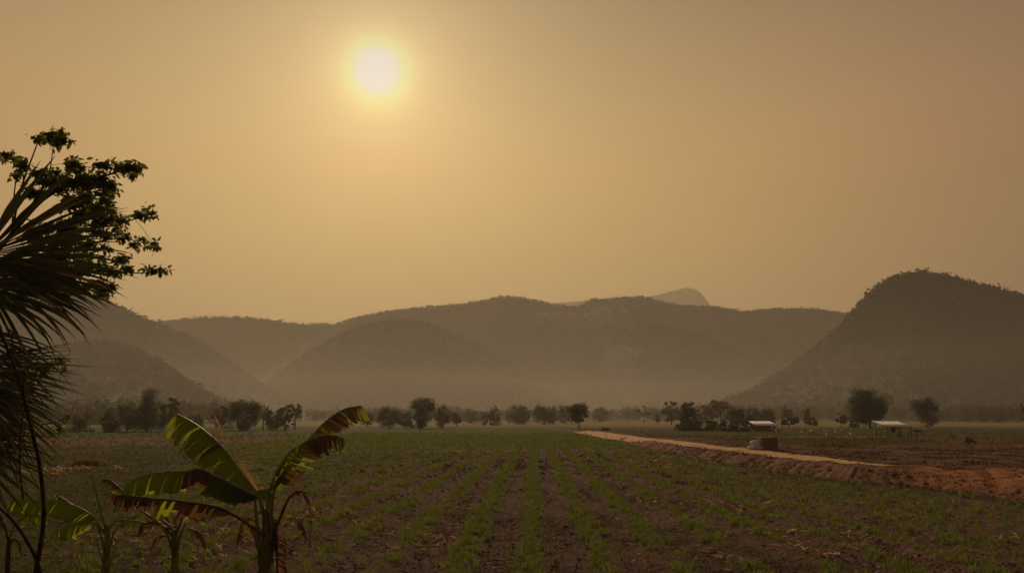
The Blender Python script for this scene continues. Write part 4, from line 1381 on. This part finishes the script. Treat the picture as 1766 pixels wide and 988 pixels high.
def banana_small():
    # second plant
    D = BD + .1
    base = W(302, 1000, D); base.z = Z(base.x, D)
    r = thing('banana_plant', base, 'small banana plant in the middle with snapped cream leaf stalks', 'banana plant', 'banana plants at the lower left')
    mb = MB()
    P = [W(302, 1010, D), W(302, 960, D), W(301, 925, D), W(302, 905, D)]; P[0].z = base.z - .05
    mb.tube(cat_rom(P, 12), np.linspace(7, 4.2, 12) * HALF, 12)
    for pts, a, b in ((((300, 960), (290, 925), (278, 908)), 6, 3), (((303, 960), (312, 920), (322, 900)), 6, 3), (((302, 950), (303, 910), (300, 890)), 6, 4)):
        mb.tube(cat_rom(WP(pts, D - .04), 8), np.linspace(a, b * .8, 8) * HALF * .42, 8)
    mb.build('stem', M['banana_stem'], r, smooth=True)
    banana_leaf(r, WP([(303, 925, 0), (312, 900, -.1), (325, 878, -.2), (340, 872, -.25), (350, 885, -.25), (352, 905, -.2)], D), .17, .2, (70, 60), lambda s, sd: False, .1, .05, 'lens', 'broad curled green leaf', seed=31)
    banana_leaf(r, WP([(301, 925, 0), (292, 900, .05), (285, 880, .1), (280, 868, .12), (270, 862, .15)], D), .16, .2, (80, 70), lambda s, sd: False, .1, .1, 'lens', 'small folded green leaf in the middle', seed=33)
    banana_leaf(r, WP([(298, 925, 0), (280, 905, 0), (262, 900, .05), (245, 905, .1), (236, 925, .1)], D), .13, .2, (75, 80), lambda s, sd: True, .6, .4, 'lens', 'withered brown leaf bent down to the left', seed=35)
    mb = MB()
    for pts, w in ((((300, 915), (290, 905), (281, 897), (272, 888)), 8), (((296, 912), (284, 908), (268, 904), (247, 908)), 5), (((274, 903), (268, 897), (262, 893)), 9), (((262, 893), (245, 880), (226, 864), (212, 850), (205, 838)), 5)):
        q = cat_rom(WP(pts, D - .15), 12)
        mb.tube(q, np.linspace(w, w * .35, 12) * HALF * .42, 7)
    o = mb.build('leaf_stalk', M['banana_rib'], r, smooth=True); o['label'] = 'snapped cream leaf stalks reaching to the left'
    banana_leaf(r, WP([(240, 872, -.1), (222, 856, -.1), (205, 840, -.1), (190, 828, -.1), (176, 826, -.1)], D), .12, .1, (80, 75), lambda s, sd: s > .5, .5, .3, 'lens', 'yellow and brown leaf end on the snapped stalk', seed=38)
    banana_leaf(r, WP([(304, 930, .1), (316, 915, .15), (334, 912, .2), (350, 925, .2), (356, 945, .2)], D), .12, .25, (60, 75), lambda s, sd: s > .5, .4, .3, 'lens', 'half-dead leaf bent down to the right', seed=71, rib_r=.008)
    banana_leaf(r, WP([(300, 940, 0), (288, 925, .0), (272, 925, .05), (262, 940, .05), (258, 958, .05)], D), .10, .25, (60, 75), lambda s, sd: True, .5, .4, 'lens', 'brown leaf hanging low on the left', seed=73, rib_r=.007)
    # third plant
    D = BD + .2
    base = W(183, 1000, D); base.z = Z(base.x, D)
    r = thing('banana_plant', base, 'young banana plant with one long dark leaf reaching to the left edge', 'banana plant', 'banana plants at the lower left')
    mb = MB()
    P = [W(183, 1010, D), W(184, 960, D), W(186, 930, D), W(184, 905, D)]; P[0].z = base.z - .05
    mb.tube(cat_rom(P, 12), np.linspace(7, 4, 12) * HALF, 12)
    for pts, a, b in ((((184, 965), (176, 930), (168, 905), (158, 892)), 5, 2.5), (((184, 960), (194, 925), (205, 905)), 5, 3), (((183, 985), (170, 945), (168, 930)), 3, 2), (((186, 985), (196, 950), (200, 935)), 3, 2)):
        mb.tube(cat_rom(WP(pts, D - .04), 8), np.linspace(a, b * .8, 8) * HALF * .42, 8)
    mb.build('stem', M['banana_stem'], r, smooth=True)
    banana_leaf(r, WP([(180, 920, 0), (170, 902, -.05), (158, 888, -.1), (130, 872, -.15), (100, 864, -.2), (60, 861, -.2), (21, 859, -.2)], D), .24, .22, (80, 74), lambda s, sd: False, .1, .06, 'cut', 'long dark green leaf reaching left', seed=41, curl=.05, rib_r=.010)
    banana_leaf(r, WP([(182, 915, 0), (165, 903, 0), (150, 901, .05), (130, 902, .05), (112, 908, .05), (95, 916, .05)], D), .22, .3, (84, 80), lambda s, sd: False, .1, .1, 'lens', 'short leaf drooping under the long one', seed=43, curl=0, rib_r=.012)
    banana_leaf(r, WP([(178, 915, .1), (160, 895, .15), (140, 880, .2), (118, 865, .2), (95, 850, .25)], D), .10, .3, (70, 30), lambda s, sd: False, .2, .1, 'lens', 'narrow leaf seen edge-on above the long one', seed=44, rib_r=.012)
    banana_leaf(r, WP([(186, 915, 0), (200, 898, 0), (220, 896, .05), (245, 899, .1), (262, 905, .1)], D), .13, .25, (80, 75), lambda s, sd: s > .8, .3, .2, 'lens', 'low leaf stretching right', seed=45, rib_r=.009)
    mb = MB(); mb.tube(cat_rom(WP([(182, 910), (174, 885), (166, 850), (158, 818)], D), 10), np.linspace(.02, .008, 10), 6)
    o = mb.build('rolled_leaf', M['banana_green'], r, smooth=True); o['label'] = 'thin rolled new leaf pointing up'
    # fourth plant at the edge
    D = BD + .4
    base = W(14, 1000, D); base.z = Z(base.x, D)
    r = thing('banana_plant', base, 'small ragged banana plant at the bottom left corner', 'banana plant', 'banana plants at the lower left')
    mb = MB(); P = [W(14, 1010, D), W(14, 960, D), W(16, 925, D)]; P[0].z = base.z - .05
    mb.tube(cat_rom(P, 10), np.linspace(5, 3, 10) * HALF, 10); mb.build('stem', M['sheath'], r, smooth=True)
    banana_leaf(r, WP([(16, 930, 0), (26, 905, 0), (45, 890, .05), (66, 888, .1), (82, 900, .1)], D), .16, .2, (75, 70), lambda s, sd: False, .2, .2, 'lens', 'drooping dark green leaf', seed=51)
    banana_leaf(r, WP([(14, 930, 0), (8, 905, 0), (0, 890, .05), (-20, 880, .1)], D), .16, .2, (75, 70), lambda s, sd: sd == 0, .3, .2, 'lens', 'green and brown leaf at the photo edge', seed=53)
    banana_leaf(r, WP([(14, 940, 0), (24, 930, 0), (34, 935, .05), (38, 960, .1)], D), .1, .2, (80, 70), lambda s, sd: True, .5, .4, 'lens', 'withered brown leaf', seed=55)


banana_small()


# ------------------------------------------------------------------ foreground: fan palm
def fan(root, hub, spread, R_px, D, n=26, wfac=1.0, seed=1, tilt=.15, droop=None, solid=.42, lens=None, name='frond', pet=None, label=None, dep=.5):
    """fan leaf: hub (px,py), blades at photo angles (deg, 0 = right, + = up), every blade folded along its rib"""
    rg = random.Random(seed)
    k = D / F
    mb = MB()
    H = W(hub[0], hub[1], D)
    right = Vector((1, 0, 0)); up = Vector((0, -SP * 0, 1)); away = Vector((0, 1, 0))
    a0, a1 = spread
    for i in range(n):
        t = i / (n - 1)
        a = R(a0 + (a1 - a0) * t + rg.uniform(-1.2, 1.2))
        Lp = R_px * (1 - .16 * abs(2 * t - 1) ** 2) * rg.uniform(.9, 1.06)
        L = Lp * k
        dz = dep * math.sin(PI * t) * (-1 if i % 2 else 1) * .12 + tilt
        d = (right * math.cos(a) + up * math.sin(a) + away * dz).normalized()
        side = d.cross(away).normalized()
        dang = abs(a1 - a0) / (n - 1)
        wj = L * solid * math.tan(R(dang)) * 1.08 * wfac
        dr = (droop(a, t) if droop else 0.05) * rg.uniform(.6, 1.3)
        bend = rg.random() < .08
        nseg = 10
        V = []
        p = H.copy(); dd = d.copy()
        for s in range(nseg + 1):
            q = s / nseg
            if q <= solid: w_ = wj * q / solid
            else: w_ = wj * (1 - (q - solid) / (1 - solid)) ** .8
            w_ = max(w_, .002)
            sd = dd.cross(away).normalized()
            fold = away * (-w_ * .28)
            V += [tuple(p - sd * w_ / 2 + fold), tuple(p), tuple(p + sd * w_ / 2 + fold)]
            if s < nseg:
                g = dr * (max(0, q - .35) / .65) ** 1.3 * (2.2 if bend and q > .6 else 1)
                dd = (dd + Vector((0, 0, -1)) * g * .5).normalized()
                p = p + dd * (L / nseg)
        Fq = []
        for s in range(nseg):
            Fq += [(3 * s, 3 * s + 1, 3 * s + 4, 3 * s + 3), (3 * s + 1, 3 * s + 2, 3 * s + 5, 3 * s + 4)]
        mb.add(V, Fq, 1 if rg.random() < .06 else 0)
    o = mb.build(name, [M['palm_leaf'], M['palm_dry']], root)
    if label: o['label'] = label
    if pet is not None:
        pm = MB()
        pm.tube(cat_rom([pet, (pet + H) / 2 + Vector((0, .1, .15)), H + Vector((0, .02, 0))], 12), np.linspace(.035, .018, 12), 8)
        pm.build('petiole', M['palm_dry'], o, smooth=True)
    return o


PD = 6.6


def fan_palm():
    cx = W(-190, 600, PD)
    base = Vector((cx.x, PD, Z(cx.x, PD)))
    root = thing('fan_palm', base, 'dark fan palm with stiff pointed blades spreading in from the left edge', 'palm')
    mb = MB()
    mb.tube([(base.x, PD, base.z - .1), (base.x + .02, PD, base.z + .6), (base.x, PD, base.z + 1.3), (cx.x, PD, cx.z)], [.26, .21, .2, .17], 16)
    mb.build('trunk', M['bark'], root)
    pp = cx + Vector((0, 0, .1))
    fan(root, (-34, 440), (38, -34), 262, PD, 36, 1.15, 1, .05, lambda a, t: .10 + .22 * t, .58, pet=pp, label='big fan in front spreading to the upper right')
    fan(root, (-40, 452), (67, 43), 240, PD + .35, 5, .95, 2, .1, lambda a, t: .04, .5, pet=pp, label='upright fan behind the big one')
    fan(root, (-46, 450), (6, -62), 252, PD + .3, 21, .75, 3, .0, lambda a, t: .30 + .5 * t, .5, pet=pp, label='fan with tips hanging down over the hills')
    fan(root, (-70, 480), (30, -30), 270, PD + .6, 22, 1.3, 4, .1, lambda a, t: .25 + .3 * t, .5, pet=pp, label='shaded fan at the back')
    fan(root, (-50, 622), (10, -28), 205, PD + .1, 18, 1.0, 5, .0, lambda a, t: .03, .5, pet=pp, label='lower fan held out level to the right')
    fan(root, (-66, 650), (-14, -78), 235, PD - .1, 26, .95, 6, .0, lambda a, t: .30, .45, pet=pp, label='old drooping fan below')
    fan(root, (-80, 660), (0, -70), 215, PD + .4, 24, 1.1, 8, .0, lambda a, t: .25, .5, pet=pp, label='low shaded fan by the trunk')
    fan(root, (-60, 560), (-12, -72), 235, PD + .2, 22, .9, 11, .0, lambda a, t: .35 + .3 * t, .45, pet=pp, label='shaggy fan hanging down the left edge')
    fan(root, (-75, 760), (12, -60), 190, PD + .3, 20, .9, 12, .0, lambda a, t: .3, .45, pet=pp, label='lowest shaggy fan near the ground')
    mb = MB()
    for i, pts in enumerate((((8, 560), (35, 590), (62, 640), (85, 690)), ((-10, 560), (20, 600), (45, 640), (60, 660)), ((10, 690), (45, 745), (70, 790), (75, 800)), ((-10, 700), (20, 760), (50, 820)),
                             ((-12, 720), (5, 770), (30, 830), (38, 850)), ((30, 700), (60, 735), (98, 768)))):
        q = cat_rom(WP(pts, PD - .2), 10)
        dead_strip(mb, q, .035, 300 + i, 0, .6, .2)
    mb.build('dead_blades', M['palm_dry'], root)


fan_palm()


# ------------------------------------------------------------------ foreground: leafy tree and feathery shrub
def leaf_mesh(P, size, asp, droop, out=None):
    """pointed leaves, each two quads folded along the midrib"""
    n = len(P)
    d = RNG.normal(size=(n, 3)) * np.array([1, 1, .6])
    d[:, 2] -= droop
    d /= np.linalg.norm(d, axis=1, keepdims=True)
    q = RNG.normal(size=(n, 3)) * .8 + np.array([0, .0, 1.0])
    s = np.cross(d, q); s /= np.linalg.norm(s, axis=1, keepdims=True) + 1e-9
    u = np.cross(s, d)
    L = (size * RNG.uniform(.6, 1.25, n))[:, None]
    w = L * asp * .5
    a = P; m1 = P + d * L * .35 - u * 0; m2 = P + d * L * .72 - u * L * .04; t = P + d * L - u * L * .12
    V = np.stack([a, m1 + s * w + u * w * .3, m2 + s * w * .75 + u * w * .2, t, m2 - s * w * .75 + u * w * .2, m1 - s * w + u * w * .3, m1, m2], 1).reshape(-1, 3)
    i = np.arange(n)[:, None] * 8
    F4 = np.concatenate([i + np.array([[6, 1, 2, 7]]), i + np.array([[5, 6, 7, 4]])])
    F3 = np.concatenate([i + np.array([[0, 1, 6]]), i + np.array([[0, 6, 5]]), i + np.array([[7, 2, 3]]), i + np.array([[4, 7, 3]])])
    return V, [F4, F3]


def cluster_tree(root, D, clusters, limbs, leaf_px, n_fac, mat, asp=.45, droop=.6, seed=1, names=('crown', 'limbs'), rad0=7):
    rg = random.Random(seed)
    k = D / F
    nodes = []
    mb = MB()
    for pts, r0, r1 in limbs:
        q = cat_rom([W(p[0], p[1], D + (p[2] if len(p) > 2 else 0)) for p in pts], 18)
        mb.tube(q, np.linspace(r0 * .6, r1 * .8, 18) * k * .5, 8)
        nodes += [(v, (r0 + (r1 - r0) * i / 17)) for i, v in enumerate(q)]
    PS = []
    for c in clusters:
        px, py, rx, ry = c[:4]
        dz = rg.uniform(-.5, .6)
        cc = W(px, py, D + dz)
        nd, nr = min(nodes, key=lambda a: (a[0] - cc).length + (0.35 if a[0].x > cc.x else 0))
        mid = nd.lerp(cc, .5) + Vector((0, 0, rg.uniform(-.02, .06)))
        mb.tube(cat_rom([nd, mid, cc], 7), np.linspace(max(.8, nr * .3), .8, 7) * k * .5, 5)
        # twigs inside the cluster
        m = max(3, int(rx * ry / 28))
        tips = []
        for i in range(m):
            a = rg.uniform(0, 2 * PI); rr = rg.uniform(.3, 1) ** .7
            tp = cc + Vector((math.cos(a) * rx * rr, rg.uniform(-.6, .6) * rx, math.sin(a) * ry * rr)) * k
            mb.tube([cc, cc.lerp(tp, .5) + Vector((0, 0, .02)), tp], [.7 * k, .6 * k, .45 * k], 4)
            tips.append(tp)
        nl = int(rx * ry * n_fac)
        for i in range(nl):
            tp = rg.choice(tips); t = rg.uniform(.2, 1.05)
            p = cc.lerp(tp, t)
            PS.append((p.x + rg.gauss(0, 4.6) * k, p.y + rg.gauss(0, 4) * k, p.z + rg.gauss(0, 3.4) * k))
    mb.build(names[1], M['dark_bark'], root)
    V, F_ = leaf_mesh(np.array(PS), leaf_px * k, asp, droop)
    mk(names[0], V, F_, mat, root)


TD = 12.0
bx_ = W(-130, 700, TD).x
tr = thing('leafy_tree', (bx_, TD, Z(bx_, TD)), 'broad-leaved tree with drooping leaf clusters reaching out behind the fan palm', 'tree')
mb = MB()
z0_ = Z(bx_, TD)
mb.tube(cat_rom([(bx_, TD, z0_ - .1), (bx_ + .05, TD, z0_ + 1.2), W(-115, 640, TD), W(-90, 560, TD), W(-60, 500, TD)], 14), np.linspace(.17, .09, 14), 10)
mb.build('trunk', M['dark_bark'], tr)
CL = [(92, 234, 22, 15), (66, 238, 8, 9), (108, 243, 14, 12), (10, 268, 12, 8), (22, 276, 8, 6), (36, 288, 12, 12), (30, 300, 10, 8), (137, 288, 20, 13), (130, 282, 12, 9), (180, 282, 15, 10), (172, 310, 26, 18), (190, 320, 12, 12), (218, 290, 20, 9), (240, 285, 11, 9),
      (230, 302, 8, 9), (205, 285, 14, 8), (95, 305, 24, 13), (72, 298, 14, 10), (104, 325, 18, 10), (135, 312, 20, 10), (182, 345, 12, 10), (146, 372, 20, 14), (182, 382, 17, 12), (170, 362, 15, 10), (120, 350, 22, 14), (150, 340, 18, 12), (243, 372, 12, 8), (258, 368, 9, 10),
      (213, 382, 11, 8), (200, 396, 9, 6), (212, 410, 12, 8), (231, 418, 11, 7), (264, 421, 9, 7), (249, 414, 8, 5), (272, 428, 5, 5), (130, 412, 24, 15), (152, 425, 17, 10), (182, 428, 10, 7), (179, 447, 9, 6), (160, 400, 16, 10), (110, 390, 20, 14),
      (194, 466, 17, 9), (218, 464, 10, 6), (268, 464, 15, 5), (282, 466, 6, 5), (252, 462, 6, 4), (170, 486, 20, 9), (182, 503, 13, 8), (146, 498, 15, 8), (150, 455, 18, 10), (120, 470, 20, 12), (100, 440, 22, 14), (60, 330, 20, 14), (60, 400, 25, 20), (50, 470, 25, 20), (95, 510, 20, 12)]
LM = [([(-60, 500, 0), (-10, 440, 0), (40, 380, .1), (80, 340, .1), (130, 315, 0), (175, 305, -.1), (215, 293, 0), (240, 288, 0)], 15, 2),
      ([(20, 405, 0), (60, 345, .3), (84, 300, .3), (92, 250, .3)], 7, 1.6),
      ([(20, 405, 0), (35, 330, -.2), (58, 265, -.2), (68, 240, -.2)], 7, 2), ([(20, 405, 0), (25, 330, .1), (30, 290, .2), (14, 268, .2)], 5, 1.2),
      ([(-40, 480, 0), (40, 440, .2), (110, 405, .2), (170, 385, .1), (215, 382, 0), (256, 370, 0)], 10, 1.2),
      ([(-40, 480, 0), (60, 450, -.2), (140, 425, -.2), (200, 412, -.1), (262, 420, 0)], 8, 1.2), ([(-50, 490, 0), (60, 490, .3), (130, 470, .3), (190, 468, .1), (240, 471, 0), (280, 466, 0)], 9, 1.2),
      ([(60, 490, .3), (120, 495, .3), (180, 498, .2)], 4, 1)]
CL = [(a, b, c * 1.1, d * 1.1) for a, b, c, d in CL]
rg_ = random.Random(77)
CL += [(rg_.uniform(70, 215), rg_.uniform(295, 500), rg_.uniform(8, 15), rg_.uniform(6, 10)) for _ in range(38)]
cluster_tree(tr, TD, CL, LM, 11.0, .55, M['near_leaf'], .48, .55, 2)

SD = 9.0
bx_ = W(-70, 800, SD).x
sb = thing('feathery_shrub', (bx_, SD, Z(bx_, SD)), 'feathery dark shrub below the palm fans, sprays of small leaves to the right', 'shrub')
CL2 = [(100, 618, 14, 7), (85, 628, 14, 8), (112, 640, 7, 5), (70, 640, 20, 12), (55, 630, 16, 10), (30, 650, 30, 20), (15, 690, 30, 22), (73, 712, 8, 5), (112, 722, 14, 5), (103, 738, 13, 9), (84, 746, 9, 6), (20, 735, 26, 20), (5, 780, 26, 22), (120, 719, 6, 3), (45, 675, 14, 10)]
LM2 = [([(-70, 900, 0), (-40, 780, 0), (0, 700, 0), (40, 655, 0), (75, 635, 0), (108, 622, 0)], 9, 1.2), ([(-40, 780, 0), (20, 750, .1), (60, 735, .1), (90, 728, 0), (122, 720, 0)], 5, 1), ([(60, 735, .1), (50, 700, .1), (66, 688, .1)], 2, 1),
       ([(60, 735, 0), (85, 742, 0), (104, 740, 0)], 2, 1)]
cluster_tree(sb, SD, CL2, LM2, 7.5, .9, M['near_leaf'], .32, .3, 5, names=('foliage', 'stems'))

# slim leaning stem in front
D = 6.0
q = cat_rom(WP([(-6, 560), (12, 600), (34, 660), (52, 730), (66, 790), (74, 850), (75, 900), (68, 950), (58, 1010), (54, 1060)], D), 40)
st = thing('slim_trunk', Vector((q[-1].x, D, Z(q[-1].x, D))), 'slim dark bare stem leaning across the left edge in front of the banana leaf', 'sapling')
q.append(Vector((q[-1].x, D, Z(q[-1].x, D) - .05)))
mb = MB(); mb.tube(q, np.linspace(.013, .026, len(q)) * .75, 8); mb.build('stem', M['dark_bark'], st)
mb = MB()
mb.tube(cat_rom(WP([(-10, 868), (20, 895), (45, 930), (64, 968), (74, 1010)], D - .02), 16), np.linspace(.010, .016, 16), 7)
mb.build('branch', M['dark_bark'], st)
mb = MB()
mb.tube(cat_rom(WP([(44, 700), (40, 660), (52, 690)], D), 8), np.linspace(.007, .004, 8), 5)
mb.tube(cat_rom(WP([(40, 860), (34, 800), (36, 740), (44, 700)], D + .05), 12), np.linspace(.008, .004, 12), 5)
mb.build('branch', M['dark_bark'], st)

# ------------------------------------------------------------------ haze
def volbox(name, lo, hi, dens, col, g, label):
    mb = MB()
    c = [(lo[i] + hi[i]) / 2 for i in range(3)]; d = [hi[i] - lo[i] for i in range(3)]
    mb.box(c, d)
    m, nt, n, l = newmat(name + ' air')
    v = n.new('ShaderNodeVolumePrincipled')
    v.inputs['Color'].default_value = (*col, 1)
    v.inputs['Density'].default_value = dens
    v.inputs['Anisotropy'].default_value = g
    o = n.new('ShaderNodeOutputMaterial')
    l.new(v.outputs[0], o.inputs['Volume'])
    ob = mb.build(name, m)
    tag(ob, label, 'haze', kind='stuff')
    return ob


HZ = dict(haze=(1.18e-4, .35), smoke=(3.0e-4, .4))
volbox('haze', (-9500, -400, -8), (9500, 9900, 1500), HZ['haze'][0], (.88, .815, .69), HZ['haze'][1], 'thin warm haze filling the whole valley')
volbox('smoke', (-4800, -90, -7), (4800, 3600, 85), HZ['smoke'][0], (.81, .77, .68), HZ['smoke'][1], 'low layer of smoke lying over the plain at the foot of the hills')

# ------------------------------------------------------------------ sun and sky
ld = bpy.data.lights.new('sun', 'SUN')
ld.energy = 2.2
ld.color = (1.0, .72, .45)
ld.angle = R(1.2)
lo = bpy.data.objects.new('sun', ld)
COL.objects.link(lo)
lo.rotation_euler = (-SUN).to_track_quat('-Z', 'Y').to_euler()
lo.location = (0, 0, 50)

wd = bpy.data.worlds.new('World')
S.world = wd
wd.use_nodes = True
nt = wd.node_tree; n = nt.nodes; l = nt.links
n.clear()
sky = n.new('ShaderNodeTexSky')
sky.sky_type = 'NISHITA'; sky.sun_disc = False
sky.sun_elevation = SUN_EL; sky.sun_rotation = SUN_AZ
sky.dust_density = 9; sky.air_density = 2.0; sky.ozone_density = .3
tc = n.new('ShaderNodeTexCoord')
nrm = n.new('ShaderNodeVectorMath'); nrm.operation = 'NORMALIZE'
l.new(tc.outputs['Generated'], nrm.inputs[0])
dt = n.new('ShaderNodeVectorMath'); dt.operation = 'DOT_PRODUCT'
l.new(nrm.outputs[0], dt.inputs[0]); dt.inputs[1].default_value = SUN


def math_(op, a, b=None, clamp=False):
    m = n.new('ShaderNodeMath'); m.operation = op; m.use_clamp = clamp
    for i, q in enumerate((a, b)):
        if q is None: continue
        if isinstance(q, (int, float)): m.inputs[i].default_value = q
        else: l.new(q, m.inputs[i])
    return m.outputs[0]


ac = math_('ARCCOSINE', math_('MINIMUM', dt.outputs['Value'], .9999999))
deg = math_('MULTIPLY', ac, 180 / PI)
# smoky sky: brightness by angle from the sun (square-root scale keeps the stops near the sun apart)
fr = math_('SQRT', math_('DIVIDE', deg, 180.0))
cr = n.new('ShaderNodeValToRGB'); cr.color_ramp.interpolation = 'B_SPLINE'
K = .42
stops = [(0, (1.5, 1.5, .86)), (1.25, (1.5, 1.5, .82)), (1.9, (1.25, 1.12, .38)), (2.8, (1.0, .78, .27)), (4.0, (.86, .585, .215)), (6.2, (.70, .455, .160)), (10, (.57, .370, .130)),
         (17, (.505, .318, .108)), (27, (.44, .258, .090)), (38, (.38, .200, .080)), (55, (.17, .105, .06)), (90, (.095, .07, .05)), (180, (.06, .048, .04))]
el = cr.color_ramp.elements
while len(el) > 1: el.remove(el[-1])
MXV = 3.0
for i, (d, c) in enumerate(stops):
    p = math.sqrt(d / 180)
    e = el[0] if i == 0 else el.new(p)
    e.position = p; e.color = (*[q for q in c], 1)
l.new(fr, cr.inputs['Fac'])
# higher up the smoke thins and greys
sep = n.new('ShaderNodeSeparateXYZ'); l.new(nrm.outputs[0], sep.inputs[0])
elr = n.new('ShaderNodeValToRGB'); elr.color_ramp.interpolation = 'B_SPLINE'
e2 = elr.color_ramp.elements
e2[0].position = 0; e2[0].color = (1.5, 1.10, .76, 1)
e2[1].position = 1; e2[1].color = (.32, .38, .58, 1)
for p, c in ((.22, (1.19, 1.02, .86)), (.36, (.90, .90, .98)), (.46, (.60, .62, .80)), (.56, (.37, .41, .58))):
    e = e2.new(p); e.color = (*c, 1)
l.new(sep.outputs['Z'], elr.inputs['Fac'])
mu = n.new('ShaderNodeMix'); mu.data_type = 'RGBA'; mu.blend_type = 'MULTIPLY'; mu.inputs[0].default_value = 1
l.new(cr.outputs['Color'], mu.inputs[6]); l.new(elr.outputs['Color'], mu.inputs[7])
sc_ = n.new('ShaderNodeVectorMath'); sc_.operation = 'SCALE'; sc_.inputs['Scale'].default_value = 10.0
l.new(mu.outputs[2], sc_.inputs[0])
nzw = n.new('ShaderNodeTexNoise'); nzw.inputs['Scale'].default_value = 2.2; nzw.inputs['Detail'].default_value = 4
mpw = n.new('ShaderNodeVectorMath'); mpw.operation = 'MULTIPLY'; mpw.inputs[1].default_value = (1, 1, 2.6)
l.new(nrm.outputs[0], mpw.inputs[0]); l.new(mpw.outputs[0], nzw.inputs['Vector'])
mrw = n.new('ShaderNodeMapRange'); mrw.inputs['To Min'].default_value = 9.2; mrw.inputs['To Max'].default_value = 10.8
l.new(nzw.outputs['Fac'], mrw.inputs['Value']); l.new(mrw.outputs[0], sc_.inputs['Scale'])
mx = n.new('ShaderNodeMix'); mx.data_type = 'RGBA'; mx.inputs[0].default_value = .97
l.new(sky.outputs['Color'], mx.inputs[6]); l.new(sc_.outputs[0], mx.inputs[7])
bg = n.new('ShaderNodeBackground'); bg.inputs['Strength'].default_value = .1
l.new(mx.outputs[2], bg.inputs['Color'])
ow = n.new('ShaderNodeOutputWorld'); l.new(bg.outputs[0], ow.inputs['Surface'])

# ------------------------------------------------------------------ render settings
S.view_settings.view_transform = 'Standard'
S.view_settings.look = 'None'
S.view_settings.exposure = .12
S.view_settings.gamma = 1
S.view_settings.use_curve_mapping = False
c = S.cycles
c.use_denoising = True
try: c.denoiser = 'OPENIMAGEDENOISE'
except Exception: pass
c.max_bounces = 5; c.diffuse_bounces = 2; c.glossy_bounces = 2; c.transmission_bounces = 3
c.transparent_max_bounces = 8; c.volume_bounces = 0
c.use_adaptive_sampling = True; c.adaptive_threshold = .015
c.caustics_reflective = False; c.caustics_refractive = False
S.render.use_persistent_data = False
